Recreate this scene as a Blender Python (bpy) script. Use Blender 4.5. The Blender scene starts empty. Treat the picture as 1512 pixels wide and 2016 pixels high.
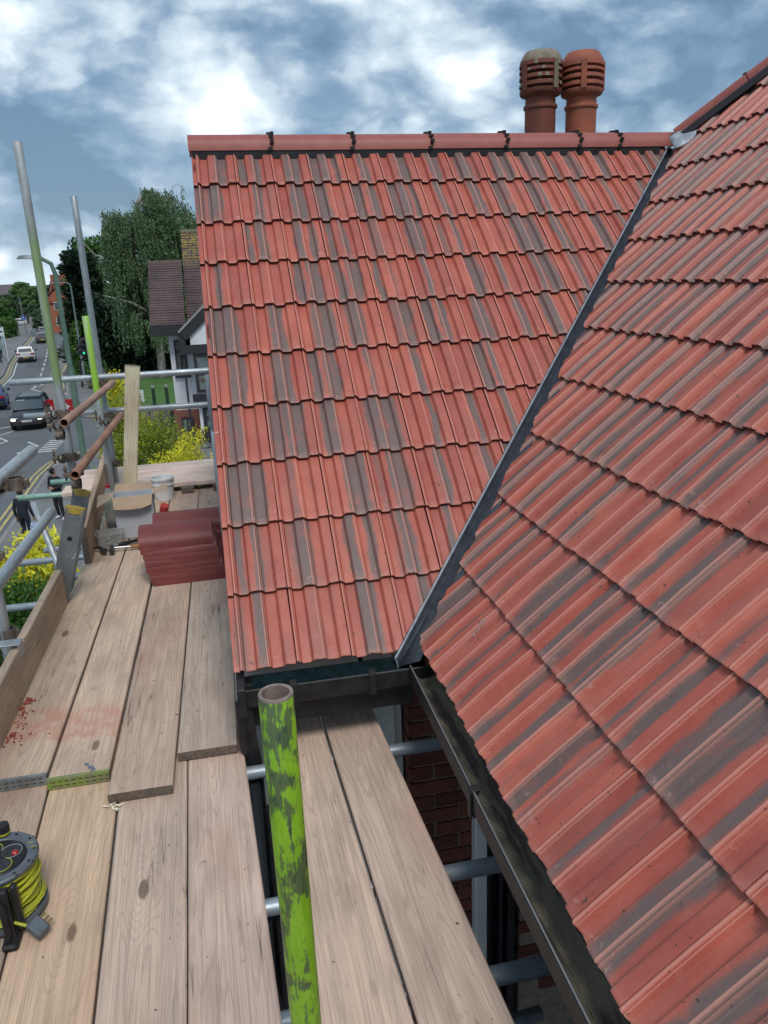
import bpy, bmesh, math, random
import numpy as np
from mathutils import Vector, Matrix, noise as mnoise
random.seed(7); rng = np.random.default_rng(7)
scene = bpy.context.scene
C = scene.collection
PI = math.pi
# ------------------------------------------------------------------ camera (world origin = eye, ground at GZ)
F = 1504.98
CAMR = np.array([[0.97845686, 0.09603052, -0.18275755],
                 [-0.20276052, 0.28035103, -0.93823850],
                 [-0.03886326, 0.95508190, 0.29378258]])
GZ = -7.3
cd = bpy.data.cameras.new('camera'); cam = bpy.data.objects.new('camera', cd); C.objects.link(cam)
cd.sensor_fit = 'VERTICAL'; cd.sensor_height = 36; cd.lens = F/2016*36
cd.clip_start = .02; cd.clip_end = 3000
cam.matrix_world = Matrix(CAMR.tolist()).to_4x4()
scene.camera = cam
# ------------------------------------------------------------------ node helper
def nd(nt, typ, ins=None, **props):
    n = nt.nodes.new(typ)
    for k, v in props.items(): setattr(n, k, v)
    for k, v in (ins or {}).items():
        s = n.inputs[k]
        if isinstance(v, bpy.types.NodeSocket): nt.links.new(v, s)
        elif isinstance(v, bpy.types.Node): nt.links.new(v.outputs[0], s)
        else: s.default_value = v
    return n
def mt(nt, op, a, b=0., c=0., clamp=False):
    n = nd(nt, 'ShaderNodeMath', {0: a, 1: b, 2: c}, operation=op); n.use_clamp = clamp
    return n.outputs[0]
def mr(nt, v, a, b, c=0., d=1., smooth=True):
    n = nd(nt, 'ShaderNodeMapRange', {0: v, 1: a, 2: b, 3: c, 4: d})
    if smooth: n.interpolation_type = 'SMOOTHSTEP'
    return n.outputs[0]
def mix(nt, f, a, b, mode='MIX'):
    n = nt.nodes.new('ShaderNodeMix'); n.data_type = 'RGBA'; n.blend_type = mode
    for k, v in ((0, f), (6, a), (7, b)):
        s = n.inputs[k]
        if isinstance(v, bpy.types.NodeSocket): nt.links.new(v, s)
        elif k == 0: s.default_value = v
        else: s.default_value = (*v[:3], 1)
    return n.outputs[2]
def noise(nt, vec, scale, detail=3., rough=.55, dist=0.):
    n = nd(nt, 'ShaderNodeTexNoise', {'Scale': scale, 'Detail': detail, 'Roughness': rough, 'Distortion': dist})
    if vec is not None: nt.links.new(vec, n.inputs['Vector'])
    return n.outputs['Fac']
def vmul(nt, v, xyz):
    return nd(nt, 'ShaderNodeVectorMath', {0: v, 1: xyz}, operation='MULTIPLY').outputs[0]
def vadd(nt, v, w):
    return nd(nt, 'ShaderNodeVectorMath', {0: v, 1: w}, operation='ADD').outputs[0]
def fract(nt, r, k): return mt(nt, 'FRACT', mt(nt, 'MULTIPLY', r, k))
# ------------------------------------------------------------------ world: Nishita sky under broken cloud
SUN_EL, SUN_AZ = math.radians(56), math.radians(170)       # azimuth from +Y towards +X
def ray(u, v):
    r = CAMR @ np.array([(u-756)/F, -(v-1008)/F, -1.]); return r/np.linalg.norm(r)
world = bpy.data.worlds.new('World'); scene.world = world; world.use_nodes = True
nt = world.node_tree; nt.nodes.clear()
sky = nd(nt, 'ShaderNodeTexSky', sky_type='NISHITA'); sky.sun_disc = False
sky.sun_elevation = SUN_EL; sky.sun_rotation = SUN_AZ
dirv = nd(nt, 'ShaderNodeTexCoord').outputs['Generated']
sx = nd(nt, 'ShaderNodeSeparateXYZ', {0: dirv})
el = sx.outputs[2]
den = mt(nt, 'ADD', mt(nt, 'MAXIMUM', el, 0.), .16)
nrm = nd(nt, 'ShaderNodeVectorMath', {0: dirv}, operation='NORMALIZE').outputs[0]
pl = vmul(nt, nrm, (1., 1., 1.75))
warp = nd(nt, 'ShaderNodeTexNoise', {'Vector': pl, 'Scale': 5., 'Detail': 5.}).outputs['Color']
pw = vadd(nt, pl, vmul(nt, warp, (.085, .085, .085)))
n1 = noise(nt, pw, 2.7, 3., .45)
n2 = noise(nt, vadd(nt, pw, (5.2, 1.7, 3.1)), 6.5, 7., .52)
n3 = noise(nt, vadd(nt, pw, (0, 0, 9.)), 20., 6., .55)
b = mt(nt, 'ADD', mt(nt, 'MULTIPLY', mt(nt, 'SUBTRACT', n1, .5), 1.2), mt(nt, 'MULTIPLY', mt(nt, 'SUBTRACT', n2, .5), 1.5))
b = mt(nt, 'ADD', b, mt(nt, 'MULTIPLY', mt(nt, 'SUBTRACT', n3, .5), .85))
lump = None
for sc__, am in ((6., .75), (13., .45), (27., .2)):
    vo = nd(nt, 'ShaderNodeTexVoronoi', {'Vector': vadd(nt, pw, vmul(nt, warp, (.10, .10, .10))), 'Scale': sc__}, feature='F1').outputs['Distance']
    b = mt(nt, 'ADD', b, mt(nt, 'MULTIPLY', mt(nt, 'SUBTRACT', .42, vo), am))
b = mt(nt, 'ADD', b, .56)
# the big cloud masses in view (direction, radius, brighter / darker)
for (u, v, rad, amp) in ((430, 165, .13, .30), (760, 70, .12, .26), (290, 75, .14, .12), (500, 225, .08, .26), (110, 230, .16, -.12), (560, 15, .12, -.22), (340, 40, .08, -.15),
                         (1330, 90, .2, -.26), (1150, 60, .12, -.14), (690, 190, .10, -.16), (1270, 210, .09, .2), (60, 430, .13, -.22), (230, 430, .12, -.18), (60, 110, .07, -.06),
                         (950, 130, .10, .24), (1000, 20, .1, -.2), (100, 525, .08, .18), (640, 130, .06, .12), (200, 330, .08, -.1)):
    d = ray(u, v)
    dd = nd(nt, 'ShaderNodeVectorMath', {0: nd(nt, 'ShaderNodeVectorMath', {0: dirv}, operation='NORMALIZE').outputs[0], 1: tuple(d)}, operation='DISTANCE').outputs['Value']
    dd = mt(nt, 'ADD', dd, mt(nt, 'MULTIPLY', mt(nt, 'SUBTRACT', n2, .5), .34))
    b = mt(nt, 'ADD', b, mr(nt, dd, rad, 0., 0., amp))
ramp = nd(nt, 'ShaderNodeValToRGB', {0: b}); cr = ramp.color_ramp
cr.elements[0].position = .0; cr.elements[0].color = (.095, .165, .25, 1)
cr.elements[1].position = 1.; cr.elements[1].color = (.80, .83, .87, 1)
for p, c in ((.22, (.155, .24, .34, 1)), (.38, (.25, .34, .44, 1)), (.52, (.36, .455, .54, 1)), (.68, (.47, .56, .635, 1)), (.84, (.63, .70, .76, 1))):
    e = cr.elements.new(p); e.color = c
cl = vmul(nt, ramp.outputs[0], (8.6, 8.6, 8.6))
skc = mix(nt, mr(nt, b, .2, .45, .86, .98), sky.outputs[0], cl)
# pale band low on the horizon
skc = mix(nt, mr(nt, el, .06, .0, 0., .75), skc, vmul(nt, mix(nt, n2, (.45, .60, .72), (.86, .92, .96)), (8., 8., 8.)))
bg = nd(nt, 'ShaderNodeBackground', {'Color': skc, 'Strength': .113})
wo = nd(nt, 'ShaderNodeOutputWorld', {'Surface': bg.outputs[0]})
sd = bpy.data.lights.new('sun', 'SUN'); sd.energy = 1.5; sd.angle = math.radians(18); sd.color = (1, .965, .91)
so = bpy.data.objects.new('sun', sd); C.objects.link(so)
sdir = Vector((math.sin(SUN_AZ)*math.cos(SUN_EL), math.cos(SUN_AZ)*math.cos(SUN_EL), math.sin(SUN_EL)))
so.rotation_euler = sdir.to_track_quat('Z', 'Y').to_euler(); so.location = (0, 0, 30)
vs = scene.view_settings; vs.view_transform = 'Standard'; vs.look = 'None'; vs.exposure = .60; vs.gamma = 1; vs.use_curve_mapping = False
scene.cycles.max_bounces = 6; scene.cycles.diffuse_bounces = 3; scene.cycles.transparent_max_bounces = 12
# ------------------------------------------------------------------ materials
def newmat(name):
    m = bpy.data.materials.new(name); m.use_nodes = True; t = m.node_tree; t.nodes.clear()
    return m, t
def finish(m, t, col, rough=.6, metal=0., bump=None, bstr=.3, bdist=.01, spec=.5, **kw):
    p = nd(t, 'ShaderNodeBsdfPrincipled', {'Roughness': rough, 'Metallic': metal, 'Specular IOR Level': spec})
    if isinstance(col, bpy.types.NodeSocket): t.links.new(col, p.inputs['Base Color'])
    else: p.inputs['Base Color'].default_value = (*col[:3], 1)
    for k, v in kw.items():
        k = k.replace('_', ' ')
        if isinstance(v, bpy.types.NodeSocket): t.links.new(v, p.inputs[k])
        else: p.inputs[k].default_value = v
    if bump is not None:
        bn = nd(t, 'ShaderNodeBump', {'Height': bump, 'Strength': bstr, 'Distance': bdist})
        t.links.new(bn.outputs[0], p.inputs['Normal'])
    nd(t, 'ShaderNodeOutputMaterial', {'Surface': p.outputs[0]})
    return m
MATS = {}
def pm(name, col, rough=.6, metal=0., col2=None, scale=6., var=.25, bump=.2, bdist=.004, objcol=False, spec=.5, stretch=(1, 1, 1), **kw):
    """plain weathered material: two tones broken by noise"""
    if name in MATS: return MATS[name]
    m, t = newmat(name)
    tc = nd(t, 'ShaderNodeTexCoord').outputs['Object']
    oi = nd(t, 'ShaderNodeObjectInfo')
    tv = vadd(t, vmul(t, tc, stretch), nd(t, 'ShaderNodeCombineXYZ', {0: mt(t, 'MULTIPLY', oi.outputs['Random'], 37.)}).outputs[0])
    n = noise(t, tv, scale, 6., .6)
    c2 = col2 or tuple(x*(1-var) for x in col)
    c = mix(t, mr(t, n, .32, .68), col, c2)
    fine = noise(t, tv, scale*9, 3., .6)
    c = mix(t, mr(t, fine, .3, .7, 0., .18), c, tuple(x*.55 for x in col))
    if objcol: c = mix(t, 1., c, oi.outputs['Color'], 'MULTIPLY')
    MATS[name] = finish(m, t, c, rough, metal, fine if bump else None, bump, bdist, spec, **kw)
    return MATS[name]

def tile_material():
    m, t = newmat('concrete_roof_tile')
    tc = nd(t, 'ShaderNodeTexCoord').outputs['Object']
    oi = nd(t, 'ShaderNodeObjectInfo'); r = oi.outputs['Random']
    s = nd(t, 'ShaderNodeSeparateXYZ', {0: tc}); x, y = s.outputs[0], s.outputs[1]
    off = nd(t, 'ShaderNodeCombineXYZ', {0: mt(t, 'MULTIPLY', r, 91.), 1: mt(t, 'MULTIPLY', r, 53.)}).outputs[0]
    tv = vadd(t, tc, off)
    wob = mt(t, 'MULTIPLY', mt(t, 'SUBTRACT', noise(t, vmul(t, tv, (9., 5., 1.)), 1., 4.), .5), .055)
    xx = mt(t, 'ADD', x, wob)
    band = None
    for (k1, k2, k3, lo, ln, thr) in ((7.31, 13.7, 29.3, .072, .050, .02), (17.9, 23.1, 41.7, .10, .06, .34), (5.7, 37.3, 19.9, .02, .05, .55)):
        cx = mt(t, 'MULTIPLY_ADD', fract(t, r, k1), ln, lo)
        w = mt(t, 'MULTIPLY_ADD', fract(t, r, k2), .026, .014)
        d = mt(t, 'ABSOLUTE', mt(t, 'SUBTRACT', xx, cx))
        q = mr(t, mt(t, 'DIVIDE', d, w), 1.5, .40)
        q = mt(t, 'MULTIPLY', q, mr(t, fract(t, r, k3), thr, thr+.25, .0, 1.))
        band = q if band is None else mt(t, 'MAXIMUM', band, q)
    soft = noise(t, vmul(t, tv, (40., 5., 1.)), 1., 4., .6)
    band = mt(t, 'MULTIPLY', band, mr(t, soft, .2, .55, .6, 1.))
    band = mt(t, 'MULTIPLY', band, mr(t, noise(t, vmul(t, tv, (12., 7., 1.)), 1., 2.), .28, .50, .62, 1.))
    grit = noise(t, tv, 420., 2., .8)
    band = mr(t, mt(t, 'ADD', band, mt(t, 'MULTIPLY', mt(t, 'SUBTRACT', grit, .5), 1.3)), .18, .82)
    gen = noise(t, vmul(t, tv, (6., 4., 4.)), 1.6, 4.)
    red = mix(t, mr(t, gen, .3, .7), (.335, .066, .042), (.40, .098, .065))
    tint = mix(t, fract(t, r, 61.3), (.84, .78, .80), (1.12, 1.16, 1.1))
    red = mix(t, 1., red, tint, 'MULTIPLY')
    smoky = mr(t, noise(t, vmul(t, tv, (18., 3., 1.)), 1., 3.), .45, .75, 0., .45)
    red = mix(t, smoky, red, (.22, .095, .08))
    c = mix(t, mt(t, 'MULTIPLY', band, .93), red, mix(t, soft, (.074, .056, .053), (.150, .115, .105)))
    # pale lime bloom and rubbed spots, strongest near the nose of the tile
    bl = noise(t, tv, 38., 6., .7)
    c = mix(t, mt(t, 'MULTIPLY', mr(t, bl, .56, .74), mr(t, y, .09, .0, .10, .65)), c, (.52, .36, .33))
    sp = noise(t, tv, 330., 3., .7)
    c = mix(t, mr(t, sp, .60, .75, 0., .32), c, (.50, .34, .32))
    c = mix(t, mr(t, sp, .42, .25, 0., .45), c, (.07, .03, .03))
    spot = noise(t, tv, 60., 1., .5)
    c = mix(t, mr(t, spot, .73, .77, 0., .8), c, (.05, .03, .03))
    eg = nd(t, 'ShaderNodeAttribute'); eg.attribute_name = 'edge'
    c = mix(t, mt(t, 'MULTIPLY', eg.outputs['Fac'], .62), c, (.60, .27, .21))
    rg = mr(t, bl, .3, .7, .42, .58, False)
    finish(m, t, c, rg, 0., mt(t, 'ADD', sp, mt(t, 'MULTIPLY', bl, .6)), .45, .0016, .55)
    return m
M_TILE = tile_material()
M_TEDGE = pm('tile_raw_edge', (.15, .034, .025), .9, scale=60, col2=(.065, .018, .015), bump=.9, bdist=.004)
M_RIDGE = pm('ridge_tile_concrete', (.29, .080, .062), .55, scale=14, col2=(.25, .062, .050), bump=.5, bdist=.0015)
M_RIDGE2 = pm('stacked_ridge_concrete', (.20, .042, .038), .55, scale=10, col2=(.15, .032, .030), bump=.4, bdist=.0015)

def wood_material(name, base, dark, stain=.5, dust=None):
    m, t = newmat(name)
    tc = nd(t, 'ShaderNodeTexCoord').outputs['Object']
    oi = nd(t, 'ShaderNodeObjectInfo'); r = oi.outputs['Random']
    off = nd(t, 'ShaderNodeCombineXYZ', {0: mt(t, 'MULTIPLY', r, 31.), 1: mt(t, 'MULTIPLY', r, 77.)}).outputs[0]
    tv = vadd(t, tc, off)
    # knots
    vk = nd(t, 'ShaderNodeTexVoronoi', {'Vector': vmul(t, tv, (4.6, 1.75, 4.)), 'Scale': 1., 'Randomness': 1.})
    kd = vk.outputs['Distance']
    kn = mr(t, mt(t, 'ADD', kd, mt(t, 'MULTIPLY', noise(t, tv, 60.), .03)), .098, .074)
    pull = mr(t, kd, .40, .0, 0., 2.6)
    lowf = noise(t, vmul(t, tv, (5.5, .30, 3.)), 1., 2., .45)
    ph = mt(t, 'ADD', mt(t, 'MULTIPLY', lowf, 38.), mt(t, 'MULTIPLY', pull, 2.2))
    ring = mt(t, 'ABSOLUTE', mt(t, 'SUBTRACT', mt(t, 'FRACT', ph), .5))
    ring = mr(t, ring, .16, .02, 0., 1.)
    fine = noise(t, vmul(t, tv, (210., 3.2, 60.)), 1., 4., .6)
    grain = noise(t, vmul(t, tv, (55., 1.6, 20.)), 1., 5., .6)
    c = mix(t, mr(t, grain, .35, .65), base, dark)
    c = mix(t, mr(t, fine, .42, .68, 0., .52), c, tuple(x*.5 for x in base))
    c = mix(t, mt(t, 'MULTIPLY', ring, .32), c, tuple(x*.42 for x in base))
    big = noise(t, vmul(t, tv, (5., 2., 5.)), 1.2, 5., .6)
    c = mix(t, mr(t, big, .40, .72, 0., stain), c, tuple(x*.62 for x in dark))
    c = mix(t, mr(t, noise(t, vmul(t, tv, (3., 1.3, 3.)), 1.1, 3.), .52, .72, 0., .42), c, (.42, .25, .19))
    cr_ = noise(t, vmul(t, tv, (20., .45, 8.)), 1., 2., .45)
    crack = mt(t, 'MULTIPLY', mr(t, mt(t, 'ABSOLUTE', mt(t, 'SUBTRACT', cr_, .5)), .007, .001), mr(t, big, .50, .60))
    c = mix(t, mt(t, 'MULTIPLY', crack, .6), c, (.05, .04, .03))
    # scratches and nail marks
    rv = nd(t, 'ShaderNodeVectorRotate', {'Vector': tv, 'Angle': .7}, rotation_type='Z_AXIS').outputs[0]
    sc_ = noise(t, vmul(t, rv, (120., 5., 1.)), 1., 2.)
    c = mix(t, mt(t, 'MULTIPLY', mr(t, sc_, .74, .78, 0., .5), mr(t, big, .5, .6)), c, (.12, .10, .085))
    ms = noise(t, tv, 26., 4., .7)
    c = mix(t, mt(t, 'MULTIPLY', mr(t, ms, .70, .76, 0., .55), mr(t, noise(t, tv, 3.), .45, .55)), c, (.60, .57, .52))
    mud = noise(t, vmul(t, tv, (9., 4.5, 5.)), 1.3, 6., .7)
    c = mix(t, mr(t, mud, .60, .72, 0., .42), c, (.17, .13, .10))
    nl = noise(t, tv, 45., 1.)
    c = mix(t, mr(t, nl, .755, .775, 0., .85), c, (.05, .04, .035))
    c = mix(t, mt(t, 'MULTIPLY', kn, .8), c, (.12, .085, .06))
    if dust:
        oy = nd(t, 'ShaderNodeSeparateXYZ', {0: tc}).outputs[1]
        dn_ = noise(t, tc, 14., 6., .65)
        q = mt(t, 'MULTIPLY', mr(t, mt(t, 'ADD', oy, mt(t, 'MULTIPLY', dn_, .25)), dust[0], dust[0]+.05), mr(t, mt(t, 'ADD', oy, mt(t, 'MULTIPLY', dn_, .4)), dust[1]+.12, dust[1]))
        c = mix(t, mt(t, 'MULTIPLY', q, mr(t, dn_, .36, .62, .1, .62)), c, (.42, .19, .135))
    c = mix(t, 1., c, oi.outputs['Color'], 'MULTIPLY')
    h = mt(t, 'SUBTRACT', mt(t, 'MULTIPLY', fine, .5), mt(t, 'ADD', mt(t, 'MULTIPLY', crack, 1.2), mt(t, 'MULTIPLY', ring, .25)))
    finish(m, t, c, .82, 0., h, .35, .003, .25)
    return m
M_WOOD = wood_material('weathered_scaffold_board', (.60, .468, .375), (.47, .37, .30))
M_PINE = wood_material('new_pine', (.86, .80, .62), (.83, .75, .56), .03)
M_WOODD = wood_material('dusty_scaffold_board', (.60, .468, .375), (.47, .37, .30), .5, (.34, .62))
M_WENDS = pm('board_end_grain', (.20, .16, .125), .9, scale=60, col2=(.11, .088, .07), bump=.6)

def tube_material(name, base, patch, rough=.45, metal=.55, amt=.5, streak=(6., 6., 1.2), edge=(.45, .6)):
    m, t = newmat(name)
    tc = nd(t, 'ShaderNodeTexCoord').outputs['Object']
    oi = nd(t, 'ShaderNodeObjectInfo')
    tv = vadd(t, tc, nd(t, 'ShaderNodeCombineXYZ', {0: mt(t, 'MULTIPLY', oi.outputs['Random'], 57.)}).outputs[0])
    a = noise(t, vmul(t, tv, streak), 3., 8., .65)
    b_ = noise(t, vmul(t, tv, streak), 16., 6., .65)
    v = mt(t, 'ADD', mt(t, 'MULTIPLY', a, .65), mt(t, 'MULTIPLY', b_, .35))
    c = mix(t, mr(t, b_, .3, .7), base, tuple(x*.72 for x in base))
    f = mr(t, v, edge[0], edge[1], 0., amt)
    c = mix(t, f, c, patch)
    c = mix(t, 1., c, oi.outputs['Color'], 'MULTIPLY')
    finish(m, t, c, rough, mt(t, 'MULTIPLY', mt(t, 'SUBTRACT', 1., f), metal), b_, .25, .002)
    return m
M_TUBE = tube_material('galvanised_tube', (.42, .455, .48), (.22, .24, .25))
M_RUST = tube_material('rusty_tube', (.27, .15, .105), (.36, .24, .19), .75, .1, .6)
def lime_material():
    m, t = newmat('lime_painted_tube')
    tc = nd(t, 'ShaderNodeTexCoord').outputs['Object']
    big = noise(t, vmul(t, tc, (14., 14., 9.)), 1., 4., .6); str_ = noise(t, vmul(t, tc, (190., 190., 13.)), 1., 4., .7); dab = noise(t, vmul(t, tc, (60., 60., 38.)), 1., 5., .6)
    v = mt(t, 'ADD', mt(t, 'MULTIPLY', big, .46), mt(t, 'ADD', mt(t, 'MULTIPLY', str_, .28), mt(t, 'MULTIPLY', dab, .26)))
    f = mr(t, v, .478, .530)
    g = mix(t, mr(t, str_, .3, .7), (.17, .34, .010), (.25, .46, .025))
    d_ = mix(t, mr(t, str_, .35, .6), (.030, .042, .030), (.085, .125, .045))
    c = mix(t, f, g, d_); c = mix(t, mr(t, str_, .62, .72, 0., .7), c, (.035, .045, .03)); c = mix(t, mr(t, dab, .70, .75, 0., .6), c, (.30, .27, .24))
    return finish(m, t, c, .42, 0., v, .3, .002)
M_LIME = lime_material(); M_BRIM = pm('bare_steel_rim', (.30, .23, .20), .7, .2, scale=60, col2=(.2, .15, .13))
def part_painted(name, z0, z1, pc=(.21, .32, .09), pf=.75):
    """galvanised tube whose upper length was dipped in lime paint (between z0 and z1, object space)"""
    m, t = newmat(name)
    tc = nd(t, 'ShaderNodeTexCoord').outputs['Object']
    z = nd(t, 'ShaderNodeSeparateXYZ', {0: tc}).outputs[2]
    n = noise(t, vmul(t, tc, (6., 6., 1.2)), 4., 7., .65)
    zn = mt(t, 'ADD', z, mt(t, 'MULTIPLY', mt(t, 'SUBTRACT', n, .5), .5))
    f = mt(t, 'MULTIPLY', mr(t, zn, z0-.12, z0+.05), mr(t, zn, z1+.12, z1-.05))
    f = mt(t, 'MULTIPLY', f, mr(t, n, .30, .5, .25*pf, pf))
    g = mix(t, mr(t, n, .3, .7), (.36, .39, .41), (.24, .26, .27))
    c = mix(t, f, g, pc)
    finish(m, t, c, .55, .2, n, .2, .002)
    return m
M_COUP = pm('rusted_coupler', (.22, .17, .13), .7, .4, scale=30, col2=(.10, .085, .075))
M_BLACK = pm('black_plastic', (.010, .010, .012), .5, scale=20, col2=(.022, .022, .024), spec=.3)
M_FELT = pm('roofing_felt', (.018, .032, .036), .7, scale=12, col2=(.01, .015, .017))
M_LEAD = pm('valley_metal', (.085, .095, .115), .36, .55, scale=18, col2=(.05, .055, .07))
M_LEADL = pm('lead_edge', (.36, .40, .44), .5, .4, scale=22, col2=(.25, .27, .3))
M_WHITE = pm('white_upvc', (.62, .66, .66), .35, scale=4, col2=(.52, .56, .55), bump=0)
M_RENDER = pm('white_render', (.66, .67, .69), .85, scale=3, col2=(.56, .575, .60))
M_BRICK = pm('brick_red', (.16, .045, .030), .85, scale=20, col2=(.09, .030, .024), objcol=True)
M_MORT = pm('mortar', (.26, .22, .18), .95, scale=30, col2=(.18, .15, .13))
M_GLASSD = pm('dark_glazing', (.03, .035, .04), .06, scale=2, col2=(.05, .055, .06), bump=0, spec=.9)
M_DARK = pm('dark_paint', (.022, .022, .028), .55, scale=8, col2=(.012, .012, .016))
M_POT = pm('terracotta_pot', (.33, .085, .042), .75, scale=9, col2=(.22, .070, .042), objcol=True)
M_LICH = pm('mossy_pot', (.16, .125, .085), .85, scale=14, col2=(.24, .21, .16))
M_HOLE = pm('hole_shade', (.01, .009, .008), .95, bump=0)  # near-black paints the shade inside slots and holes; also unlit signal lenses

# ------------------------------------------------------------------ mesh helpers
def mesh(name, verts, faces, mats=(), fmat=None, smooth=False):
    me = bpy.data.meshes.new(name)
    me.from_pydata([tuple(v) for v in verts], [], faces)
    for m in mats: me.materials.append(m)
    if fmat is not None: me.polygons.foreach_set('material_index', fmat)
    if smooth: me.polygons.foreach_set('use_smooth', [True]*len(me.polygons))
    me.update(); return me
WM = {}
def link(o, parent=None, W=None):
    """link with world matrix W; parent bookkeeping without a depsgraph update"""
    W = W if W is not None else Matrix.Identity(4)
    C.objects.link(o)
    if parent is not None:
        o.parent = parent; o.matrix_basis = WM[parent.name].inverted() @ W
    else: o.matrix_basis = W
    WM[o.name] = W.copy(); return o
def obj(name, me, parent=None, W=None, **props):
    o = bpy.data.objects.new(name, me); link(o, parent, W)
    for k, v in props.items(): o[k] = v
    return o
def thing(name, label, cat, loc=(0, 0, 0), rz=0., group=None):
    o = bpy.data.objects.new(name, None); o.empty_display_size = .1
    link(o, None, Matrix.Translation(loc) @ Matrix.Rotation(rz, 4, 'Z'))
    return tag(o, label, cat, group)
def tag(o, label, cat, group=None):
    o['label'] = label; o['category'] = cat
    if group: o['group'] = group
    return o
def T(x, y, z): return Matrix.Translation((x, y, z))
class MB:
    def __init__(s): s.v = []; s.f = []; s.m = []; s.mi = 0
    def add(s, vs_, fs):
        b0 = len(s.v); s.v += [tuple(v) for v in vs_]; s.f += [tuple(i+b0 for i in f) for f in fs]; s.m += [s.mi]*len(fs); return s
    def box(s, x0, x1, y0, y1, z0, z1, M=None):
        vs_ = [Vector((x, y, z)) for z in (z0, z1) for y in (y0, y1) for x in (x0, x1)]
        if M is not None: vs_ = [M @ v for v in vs_]
        return s.add(vs_, [(0, 2, 3, 1), (4, 5, 7, 6), (0, 1, 5, 4), (2, 6, 7, 3), (0, 4, 6, 2), (1, 3, 7, 5)])
    def bbox(s, x0, x1, y0, y1, z0, z1, b, M=None):
        """box with chamfered edges"""
        bm = bmesh.new(); bmesh.ops.create_cube(bm, size=1)
        for v in bm.verts: v.co = Vector(((x0+x1)/2+v.co.x*(x1-x0), (y0+y1)/2+v.co.y*(y1-y0), (z0+z1)/2+v.co.z*(z1-z0)))
        bmesh.ops.bevel(bm, geom=bm.edges[:], offset=b, segments=1, affect='EDGES')
        bm.verts.index_update()
        vs_ = [(M @ v.co) if M is not None else v.co.copy() for v in bm.verts]; fs = [tuple(v.index for v in f.verts) for f in bm.faces]
        bm.free(); return s.add(vs_, fs)
    def rings(s, rings, cap=True, close=False):
        n = len(rings[0]); b0 = len(s.v); vs_ = [p for r_ in rings for p in r_]; fs = []
        for i in range(len(rings)-1):
            for j in range(n):
                k = (j+1) % n
                fs.append((i*n+j, i*n+k, (i+1)*n+k, (i+1)*n+j))
        if cap: fs.append(tuple(reversed(range(n)))); fs.append(tuple(range((len(rings)-1)*n, len(rings)*n)))
        return s.add(vs_, fs)
    def tube(s, p0, p1, r, n=16, hollow=0., r1=None):
        p0, p1 = Vector(p0), Vector(p1); d = (p1-p0).normalized(); a = d.orthogonal().normalized(); b_ = d.cross(a)
        def ring(p, r_): return [p+(a*math.cos(2*PI*k/n)+b_*math.sin(2*PI*k/n))*r_ for k in range(n)]
        r1 = r if r1 is None else r1
        if hollow:
            ri = r-hollow
            s.rings([ring(p0, ri), ring(p0, r), ring(p1, r1), ring(p1, ri), ring(p0, ri)], cap=False)
        else: s.rings([ring(p0, r), ring(p1, r1)])
        return s
    def lathe(s, prof, n=24, M=None, cap=True):
        rs = []
        for (r_, z) in prof:
            rg = [Vector((r_*math.cos(2*PI*k/n), r_*math.sin(2*PI*k/n), z)) for k in range(n)]
            if M is not None: rg = [M @ p for p in rg]
            rs.append(rg)
        return s.rings(rs, cap)
    def path(s, pts, r, n=8):
        pts = [Vector(p) for p in pts]; rs = []
        up = None
        for i, p in enumerate(pts):
            d = (pts[min(i+1, len(pts)-1)]-pts[max(i-1, 0)]).normalized()
            a = d.orthogonal().normalized() if up is None else (up-d*up.dot(d)).normalized()
            up = a; b_ = d.cross(a); rr = r[i] if isinstance(r, (list, tuple)) else r
            rs.append([p+(a*math.cos(2*PI*k/n)+b_*math.sin(2*PI*k/n))*rr for k in range(n)])
        return s.rings(rs)
    def prism(s, poly, z0, z1, M=None):
        n = len(poly); vs_ = [Vector((x, y, z)) for z in (z0, z1) for x, y in poly]
        if M is not None: vs_ = [M @ v for v in vs_]
        return s.add(vs_, [tuple(reversed(range(n))), tuple(range(n, 2*n))]+[(i, (i+1) % n, (i+1) % n+n, i+n) for i in range(n)])
    def mesh(s, name, mats, smooth=False):
        if not isinstance(mats, (list, tuple)): mats = [mats]
        me = mesh(name, s.v, s.f, mats, s.m, False)
        if smooth:
            me.polygons.foreach_set('use_smooth', [True]*len(me.polygons))
            me.set_sharp_from_angle(angle=math.radians(40))
        return me
    def build(s, name, mats, parent=None, W=None, smooth=False, local=False, **props):
        """verts are world coords unless local (then W places them)"""
        me = s.mesh(name, mats, smooth)
        if local: return obj(name, me, parent, W, **props)
        # put the origin at the mesh's base
        co = np.array([v.co[:] for v in me.vertices]); c = co.mean(0); c[2] = co[:, 2].min()
        me.transform(Matrix.Translation(-Vector(c)))
        return obj(name, me, parent, T(*c), **props)
def at(u, v, axis, val):
    r = ray(u, v); return Vector(r*(val/r[axis]))
def gp(u, v, z=GZ): return at(u, v, 2, z)

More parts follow.
